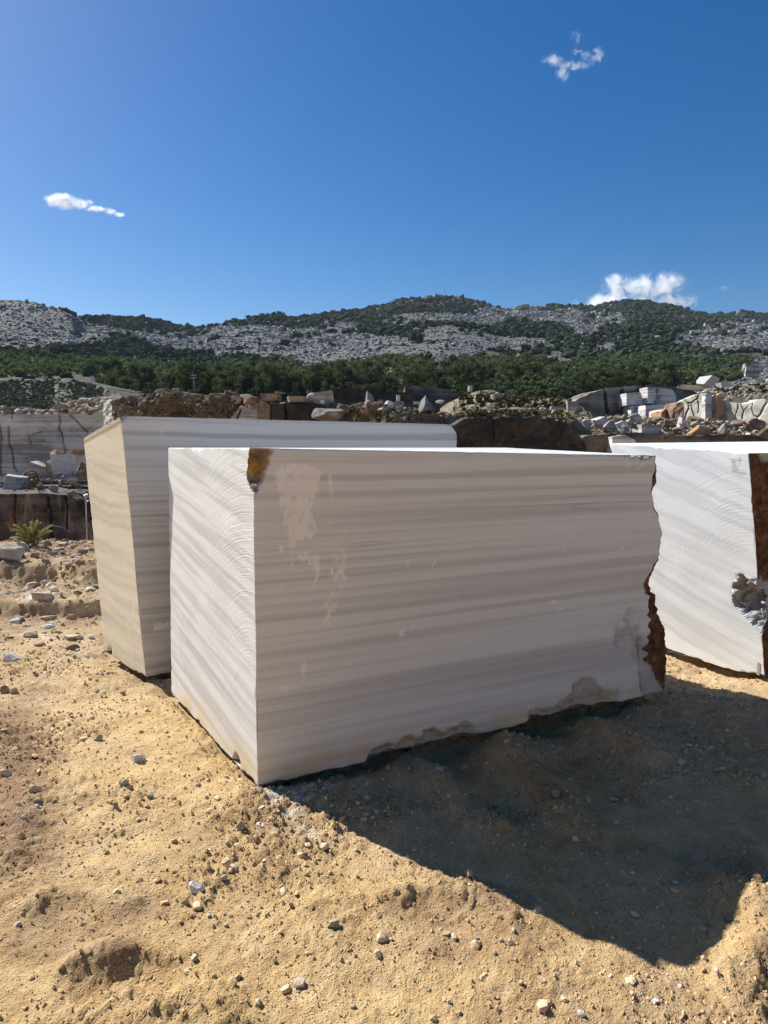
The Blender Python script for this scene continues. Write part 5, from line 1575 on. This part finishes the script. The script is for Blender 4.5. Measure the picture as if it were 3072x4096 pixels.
stone(700, 3368, 28, 22, 'stone', 'grey pebble pair member on the middle sand', seed=18)
stone(742, 3616, 32, 36, 'stone', 'flat translucent grey chip below the blue-white stone', seed=19, flat=True)
stone(828, 3602, 18, 16, 'stone', 'dark pebble right of the blue-white stone', seed=20)
stone(1338, 3702, 44, 34, 'stone', 'grey flat chip on the sand left of the shadow', seed=21, flat=True)
stone(1165, 3624, 22, 26, 'stone', 'bluish chip on the sand, one of two side by side', seed=22, flat=True, tilt=30)
stone(1132, 3620, 20, 18, 'stone', 'small grey chip left of the bluish chip', seed=23)
stone(938, 3478, 46, 24, 'stone', 'flat tan stone on the middle sand', seed=24, flat=True)
stone(895, 3512, 32, 22, 'stone', 'grey rounded stone below the flat tan stone', seed=25)
stone(1100, 3848, 22, 20, 'stone', 'blue-grey pebble low in the sunlit sand', seed=26)
stone(1196, 3940, 60, 40, 'stone', 'weathered flat rock half buried low in the sand', seed=27, flat=True, sink=.4)
stone(105, 4040, 30, 28, 'stone', 'dark pebble in the bottom left corner', seed=28)
stone(757, 3882, 22, 18, 'white_stone', 'pale pebble at the edge of the dark hollow', seed=29)
stone(1412, 4030, 28, 22, 'stone', 'tan pebble near the bottom middle', seed=30)
stone(68, 3702, 34, 26, 'stone', 'grey stone beside the low scarp at left', seed=31)
# bank and berm beside the cream-ended block
stone(172, 2402, 104, 46, 'bank_stone', 'brown cracked flat rock on the bank', seed=32, flat=True, sink=.25)
stone(46, 2640, 68, 38, 'white_stone', 'white stone near the left edge below the bank', seed=33)
stone(192, 2475, 60, 22, 'stone', 'flat grey stone below the white dust patch', seed=34, flat=True)
stone(196, 2510, 46, 20, 'white_stone', 'flat white stone on the trodden slope', seed=35, flat=True)
stone(288, 2552, 74, 20, 'stone', 'long thin grey stone on the slope', seed=36, flat=True, rz=.0)
stone(122, 2545, 64, 28, 'stone', 'cracked grey stone heap piece on the slope', seed=37)
stone(58, 2490, 58, 28, 'white_stone', 'broken white stone at left on the slope', seed=38)
stone(26, 2225, 150, 62, 'boulder', 'long pale slab leaning on the berm at the left edge', seed=39, flat=True, tilt=-28, deep=.4)
stone(100, 2210, 56, 66, 'boulder', 'grey upright slab under the green plant', seed=40, flat=True, tilt=14, deep=.5)
stone(20, 2148, 80, 20, 'boulder', 'flat pale slab at the left edge of the berm', seed=41, flat=True)
stone(252, 2186, 46, 24, 'stone', 'pale tilted slab in the middle of the berm', seed=42, flat=True, tilt=12)
stone(284, 2178, 40, 18, 'stone', 'tan slab behind the pale tilted slab', seed=43, flat=True)
stone(328, 2128, 76, 32, 'boulder', 'long pale slab on the berm touching the cream-ended block', seed=44, flat=True, tilt=-16)
stone(360, 2118, 26, 24, 'white_stone', 'bright small stone beside the cream-ended block', seed=45)
stone(193, 2108, 26, 12, 'white_stone', 'small white slab on the berm mound', seed=46, flat=True)
stone(302, 2246, 30, 18, 'white_stone', 'bright white stone on the berm foot', seed=47)
stone(225, 2205, 40, 18, 'stone', 'flat pale stone below the tilted slab', seed=48, flat=True)
stone(62, 2312, 76, 58, 'bank_stone', 'yellow-brown earth block in the bank at left', seed=49, flat=True, sink=.35)
stone(178, 2332, 22, 18, 'white_stone', 'left one of two white stones under the bank', seed=50)
stone(212, 2332, 30, 18, 'white_stone', 'right one of two white stones under the bank', seed=51)
stone(244, 2376, 18, 16, 'white_stone', 'small white stone right of the brown flat rock', seed=52)
stone(312, 2376, 34, 20, 'brown_boulder', 'brown clod right of the small white stone', seed=53)
stone(302, 2420, 20, 18, 'stone', 'tan stone on the slope below the brown clod', seed=54)
stone(446, 2696, 20, 14, 'stone', 'round tan pebble below the cream-ended block', seed=55)
stone(490, 2776, 22, 20, 'stone', 'grey-brown stone left of the near block far corner', seed=56)
stone(388, 2770, 22, 14, 'stone', 'dark pebble left of the grey-brown stone', seed=57)
stone(52, 2772, 32, 30, 'brown_boulder', 'brown rock right of its twin at the left edge', seed=58)
stone(20, 2768, 36, 40, 'brown_boulder', 'brown rock at the very left edge', seed=59)
stone(16, 2925, 30, 18, 'stone', 'tan flat stone at the left edge of the smooth sand', seed=60)
stone(286, 2600, 60, 30, 'brown_boulder', 'brown clod left of the cream face foot', seed=61)
# in the shadow and at its rim
stone(1758, 3086, 34, 30, 'stone', 'pale stone on the ridge in the block shadow', seed=62)
stone(1800, 3112, 26, 28, 'stone', 'pale stone after the first on the shaded ridge', seed=63)
stone(2004, 3250, 34, 28, 'stone', 'pale stone among shaded pebbles in mid shadow', seed=64)
stone(2224, 3184, 36, 34, 'stone', 'blue-grey stone in the middle of the shadow', seed=65)
stone(2078, 3252, 24, 22, 'stone', 'small stone right of the shaded pebbles', seed=66)
stone(2102, 3336, 24, 24, 'stone', 'bluish chip in the shadow centre', seed=67, flat=True)
stone(2812, 3720, 40, 24, 'stone', 'pale flat stone in the shadow tip', seed=68, flat=True)
stone(2338, 3542, 28, 20, 'stone', 'grey stone in the lower shadow', seed=69)
stone(2722, 3052, 44, 26, 'stone', 'pale stone in the shadow right of the brown broken end', seed=70)
stone(2030, 2968, 30, 22, 'stone', 'small stone in the shaded hollow under the chipped edge', seed=71, flat=True)
stone(2948, 3692, 22, 26, 'white_stone', 'white stone on the clod ridge right of the shadow tip', seed=72)
stone(2724, 3948, 28, 20, 'white_stone', 'white pebble on sand below the shadow tip', seed=73)
stone(2444, 3910, 20, 20, 'white_stone', 'white pebble on sand left of the shadow tip', seed=74)
stone(2222, 3908, 20, 22, 'stone', 'grey pebble on the sand below the shadow', seed=75)
stone(2084, 3936, 24, 24, 'stone', 'tan pebble at the sunlit lower middle', seed=76)
stone(2622, 4008, 32, 18, 'white_stone', 'flat white pebble near the bottom right', seed=77, flat=True)
stone(2046, 3776, 32, 28, 'stone', 'grey stone on sand at the shadow rim', seed=78)
stone(2006, 3766, 22, 26, 'stone', 'tan upright stone at the shadow rim', seed=79)
stone(1785, 3740, 36, 22, 'stone', 'dark grey chip on sand left of the shadow rim', seed=80, flat=True)
stone(2326, 4058, 34, 26, 'white_stone', 'pale angular stone at the bottom, right of centre', seed=81)
stone(1796, 4010, 20, 22, 'white_stone', 'white pebble at the bottom centre', seed=82)
stone(2170, 3925, 44, 18, 'stone', 'low grey stones cluster piece under the shadow', seed=83, flat=True)
# further pebbles that nothing tells apart
for zone, poly, n, lab in (
        ('a', [(60, 2950), (640, 2850), (980, 3200), (1500, 3600), (1700, 4060), (60, 4060)], 26, 'small half-buried pebble on the sunlit sand left of the shadow'),
        ('b', [(1500, 3100), (2600, 2860), (3060, 3000), (3060, 3500), (2600, 3800), (1900, 3550)], 34, 'small pebble in the shadow of the near block'),
        ('c', [(1700, 3700), (2500, 3900), (3060, 3800), (3060, 4090), (1700, 4090)], 14, 'small pebble on the sunlit sand below the shadow tip'),
        ('d', [(0, 2170), (330, 2170), (400, 2560), (560, 2720), (0, 2720)], 60, 'small pale stone strewn over the bank and slope at left')):
    for j, (x_, y_) in enumerate(in_poly_points(poly, n)):
        w_ = RNG.uniform(11, 24)
        stone(x_, y_, w_, w_ * RNG.uniform(.55, .9), 'white_stone' if RNG.random() < .25 else 'stone', lab, seed=200 + j, flat=bool(j % 3 == 0), group=lab.replace('small half-buried pebble', 'pebbles').replace('small pebble', 'pebbles').replace('small pale stone', 'stones'), name='pebble' if zone != 'd' else 'stone')

# ================================================================== the green plant on the berm
pbase = P(128, 2142, 9.0); pbase[2] = float(ground_z(pbase[0], pbase[1])) + .0
pb = bpy.data.objects.new('leafy_plant', None); COL.objects.link(pb); pb.location = pbase
tag(pb, 'small green feathery plant on the rubble berm at left', 'plant')
rngp = np.random.default_rng(5)
FR = [(-.27, .20), (-.22, .27), (-.17, .16), (-.10, .27), (-.05, .30), (.02, .25), (.06, .33), (.12, .31), (.17, .22), (.25, .27), (.22, .19), (-.24, .11), (-.02, .17), (.09, .19), (-.13, .09), (.15, .10), (-.20, .03), (.03, .10)]
for k, (fx_, fz_) in enumerate(FR):
    fy_ = rngp.uniform(-.10, .10)
    tip = np.array([fx_, fy_, fz_]); L = np.linalg.norm(tip)
    n = 26
    V, Fc, T = [], [], []
    for j in range(n):
        f_ = .30 + .70 * j / (n - 1)
        c = tip * f_ + np.array([0, 0, .05 * math.sin(f_ * 3.14)])
        ax = tip / L
        for side in range(4):
            a = side * 1.57 + j * 1.1
            u_ = np.cross(ax, [0.2, .9, .3]); u_ /= np.linalg.norm(u_); w_ = np.cross(ax, u_)
            dr = (math.cos(a) * u_ + math.sin(a) * w_) * .8 + ax * .55
            dr /= np.linalg.norm(dr); sd_ = np.cross(dr, ax); sd_ /= np.linalg.norm(sd_)
            ll = .040 * (1.15 - .5 * f_); b0 = len(V)
            V += [c, c + dr * ll * .5 + sd_ * .0055, c + dr * ll, c + dr * ll * .5 - sd_ * .0055]
            Fc.append((b0, b0 + 1, b0 + 2, b0 + 3)); T += [np.clip(.25 + .55 * f_ + rngp.normal(0, .12), 0, 1)] * 4
    fo = link('frond', mesh_np('frond', np.array(V), np.array(Fc), {'tint': np.array(T)}), M['frond'], pb)
    sv, sf = limb((0, 0, -.03), tip, .005, .002, 5)
    link('stem', mesh_np('stem', sv, sf, None, True), M['bark'], fo)


def dry_stalks(name, px, py, d, n, h, spread, label, seed):
    r = np.random.default_rng(seed)
    segs = []
    for _ in range(n):
        a = r.uniform(0, 6.28); l = h * r.uniform(.5, 1.1)
        b = np.array([math.cos(a) * spread * r.random(), math.sin(a) * spread * r.random(), 0])
        t = b + [math.cos(a) * l * .5, math.sin(a) * l * .35, l]
        segs.append((b, b * .5 + t * .5 + [0, 0, l * .05], .0035, .0025)); segs.append((b * .5 + t * .5 + [0, 0, l * .05], t, .0025, .001))
        for q in range(3):
            f_ = r.uniform(.4, .9); m = b + (t - b) * f_
            segs.append((m, m + r.normal(0, 1, 3) * l * .12 + [0, 0, l * .08], .0016, .0008))
    me = limbs_mesh(name, segs, 4)
    me.attributes.new('tint', 'FLOAT', 'POINT').data.foreach_set('value', np.full(len(me.vertices), .6, np.float32))
    return tag(link(name, me, M['dry'], None, P(px, py, d)), label, 'dry weed')


dry_stalks('dry_weed', 335, 2115, 8.8, 9, .16, .06, 'thin dry weed at the berm beside the cream-ended block', 3)
dry_stalks('dry_weed', 168, 2205, 8.6, 7, .15, .05, 'thin dry weed in front of the berm mound', 4)
dry_stalks('dry_weed', 55, 2128, 9.1, 6, .14, .08, 'dry twigs left of the green plant', 5)
# a fallen wire-like twig right of the plant
sv = limbs_mesh('twig', [((0, 0, 0), (.12, .02, -.02), .003, .003), ((.12, .02, -.02), (.26, .05, -.10), .003, .002)], 5)
tag(link('twig', sv, M['steel'], None, P(204, 2102, 9.0)), 'thin pale wire stretching right of the green plant', 'wire')

# steel pipe post in the pit beside the cream-ended block
pp = bpy.data.objects.new('pipe_post', None); COL.objects.link(pp); pp.location = P(350, 2230, 25.5)
pp.scale = (.6, .6, 1)
tag(pp, 'slim galvanised pipe post beside the cream-ended block', 'post')
top_z = float(P(350, 1984, 25.5)[2] - P(350, 2230, 25.5)[2])
link('pipe', limbs_mesh('pipe', [((0, 0, -1.0), (0, 0, top_z), .045, .045)], 10), M['steel'], pp)
link('cap_arm', limbs_mesh('cap_arm', [((-.12, 0, top_z - .02), (.12, 0, top_z + .04), .05, .05)], 8), M['steel'], pp)
link('bracket', limbs_mesh('bracket', [((0, 0, top_z - .22), (.14, .02, top_z - .18), .03, .03)], 6), M['steel'], pp)


def utility_pole(px, y_foot, y_top, d, label, arms=2):
    e = bpy.data.objects.new('utility_pole', None); COL.objects.link(e)
    f = P(px, y_foot, d); h = float(P(px, y_top, d)[2] - f[2])
    e.location = f
    tag(e, label, 'utility pole')
    r = h * .018
    link('mast', limbs_mesh('mast', [((0, 0, -1.5), (0, 0, h), r * 1.3, r)], 6), M['steel'], e)
    for k in range(arms):
        z = h * (.96 - .12 * k)
        link('cross_arm', limbs_mesh('cross_arm', [((-h * .14, 0, z), (h * .14, 0, z), r * .8, r * .8)], 5), M['steel'], e)
    return e


utility_pole(776, 1585, 1498, 108, 'grey utility pole standing before the wood behind the long heap', 2)
utility_pole(755, 1318, 1296, 650, 'small lattice pole at the foot of the left saddle', 2)
utility_pole(824, 1308, 1292, 660, 'thin pole on the saddle right of the lattice pole', 1)
utility_pole(1251, 1264, 1244, 640, 'thin pole on the middle ridge line', 1)
utility_pole(1525, 1226, 1206, 700, 'thin pole on the rising ridge left of the spoil hump', 1)
utility_pole(1778, 1192, 1165, 790, 'tallest mast, on the wooded hill top', 1)

# ================================================================== clouds (real volumes far behind the hills)
def cloud(label, lobes, d, dens, nscale, seed, thr=.0, gain=3.0, amp=1.3):
    """lobes: (px, py, rx px, ry px) in the photo, at distance d"""
    ctr = P(np.mean([l[0] for l in lobes]), np.mean([l[1] for l in lobes]), d)
    k = NT('cloud_vapour')
    o = k.obj()
    field = None
    V, Fc, off = [], [], 0
    for px, py, rx, ry in lobes:
        c = P(px, py, d) - ctr
        sx, sz = rx / F_PX * d, ry / F_PX * d
        sy_ = (sx + sz) * .5
        q = k.n('VectorMath', {'operation': 'SUBTRACT'}, i0=o, i1=tuple(c)).outputs[0]
        q = k.n('VectorMath', {'operation': 'MULTIPLY'}, i0=q, i1=(1 / sx, 1 / sy_, 1 / sz)).outputs[0]
        l = k.n('VectorMath', {'operation': 'LENGTH'}, i0=q).outputs['Value']
        l = k.math('SUBTRACT', 1.0, l)
        field = l if field is None else k.math('MAXIMUM', field, l)
        v = ICO[2][0] * [sx * 1.05, sy_ * 1.05, sz * 1.05] + c
        V.append(v); Fc.append(ICO[2][1] + off); off += len(v)
    sc = nscale * 2.2
    n1 = k.n('TexNoise', Vector=k.n('VectorMath', {'operation': 'ADD'}, i0=o, i1=(seed * 371.0, 0, seed * 93.0)).outputs[0], Scale=sc, Detail=6.0, Roughness=0.62, Distortion=0.9).outputs['Fac']
    f = k.math('MULTIPLY_ADD', k.math('SUBTRACT', n1, .5), 6.0 * amp, k.math('MULTIPLY_ADD', field, 1.6, -.55 - thr))
    dn = k.math('MULTIPLY', k.math('MULTIPLY', f, gain * .22, clamp=True), k.mr(field, 0.0, 0.4))
    dn = k.math('MULTIPLY', dn, dens)
    pv = k.n('VolumePrincipled')
    pv.inputs['Color'].default_value = (.97, .97, .98, 1)
    pv.inputs['Anisotropy'].default_value = .25
    k.t.links.new(dn, pv.inputs['Density'])
    k.t.links.new(pv.outputs[0], k.out.inputs['Volume'])
    me = mesh_np('cloud', np.concatenate(V), np.concatenate(Fc))
    ob = link('cloud', me, k.m, None, ctr)
    if len(lobes) > 1:
        md = ob.modifiers.new('union', 'REMESH'); md.mode = 'VOXEL'
        md.voxel_size = max(np.ptp(np.concatenate(V), axis=0)) / 45
    tag(ob, label, 'cloud', 'small white clouds in the blue sky')
    return ob


cloud('white cumulus cloud behind the right-hand hill top', [(2560, 1148, 170, 54), (2410, 1208, 130, 40), (2670, 1134, 90, 52), (2480, 1124, 80, 36), (2700, 1208, 110, 42), (2540, 1218, 190, 44)], 3000, .045, .008, 1, thr=-.05, amp=1.15)
cloud('small bright torn cloud low in the left sky', [(255, 806, 80, 32), (310, 812, 60, 24), (205, 798, 44, 18), (345, 808, 40, 10), (390, 836, 60, 12), (440, 848, 40, 12), (475, 858, 30, 10)], 3000, .07, .012, 2, thr=-.15, amp=1.3)
cloud('wispy Y-shaped cloud high in the right sky', [(2250, 285, 34, 46), (2215, 245, 55, 24), (2300, 262, 70, 18), (2370, 222, 60, 34), (2330, 205, 50, 10)], 3000, .020, .012, 3, thr=-.05, amp=1.35)
cloud('tiny wisp above the Y-shaped cloud', [(2300, 140, 36, 16), (2310, 165, 12, 24)], 3000, .010, .02, 4, thr=.05)
cloud('faint tiny cloud at the far right above the ridge', [(2895, 1152, 42, 13)], 3000, .007, .02, 5, thr=.0)

# ================================================================== the air
hv = np.array([(x, y, z) for x in (-11000, 11000) for y in (-200, 10800) for z in (-32, 182)], float)
hf = np.array([(0, 1, 3, 2), (4, 6, 7, 5), (0, 4, 5, 1), (2, 3, 7, 6), (0, 2, 6, 4), (1, 5, 7, 3)])
hz = link('haze', mesh_np('haze', hv, hf), None)
k = NT('thin_blue_air')
pv = k.n('VolumePrincipled')
pv.inputs['Color'].default_value = (.80, .88, 1.0, 1)
pv.inputs['Density'].default_value = .00007
pv.inputs['Anisotropy'].default_value = .0
k.t.links.new(pv.outputs[0], k.out.inputs['Volume'])
hz.data.materials.append(k.m)
tag(hz, 'thin bluish air over the quarry and hills', 'haze', kind='stuff')
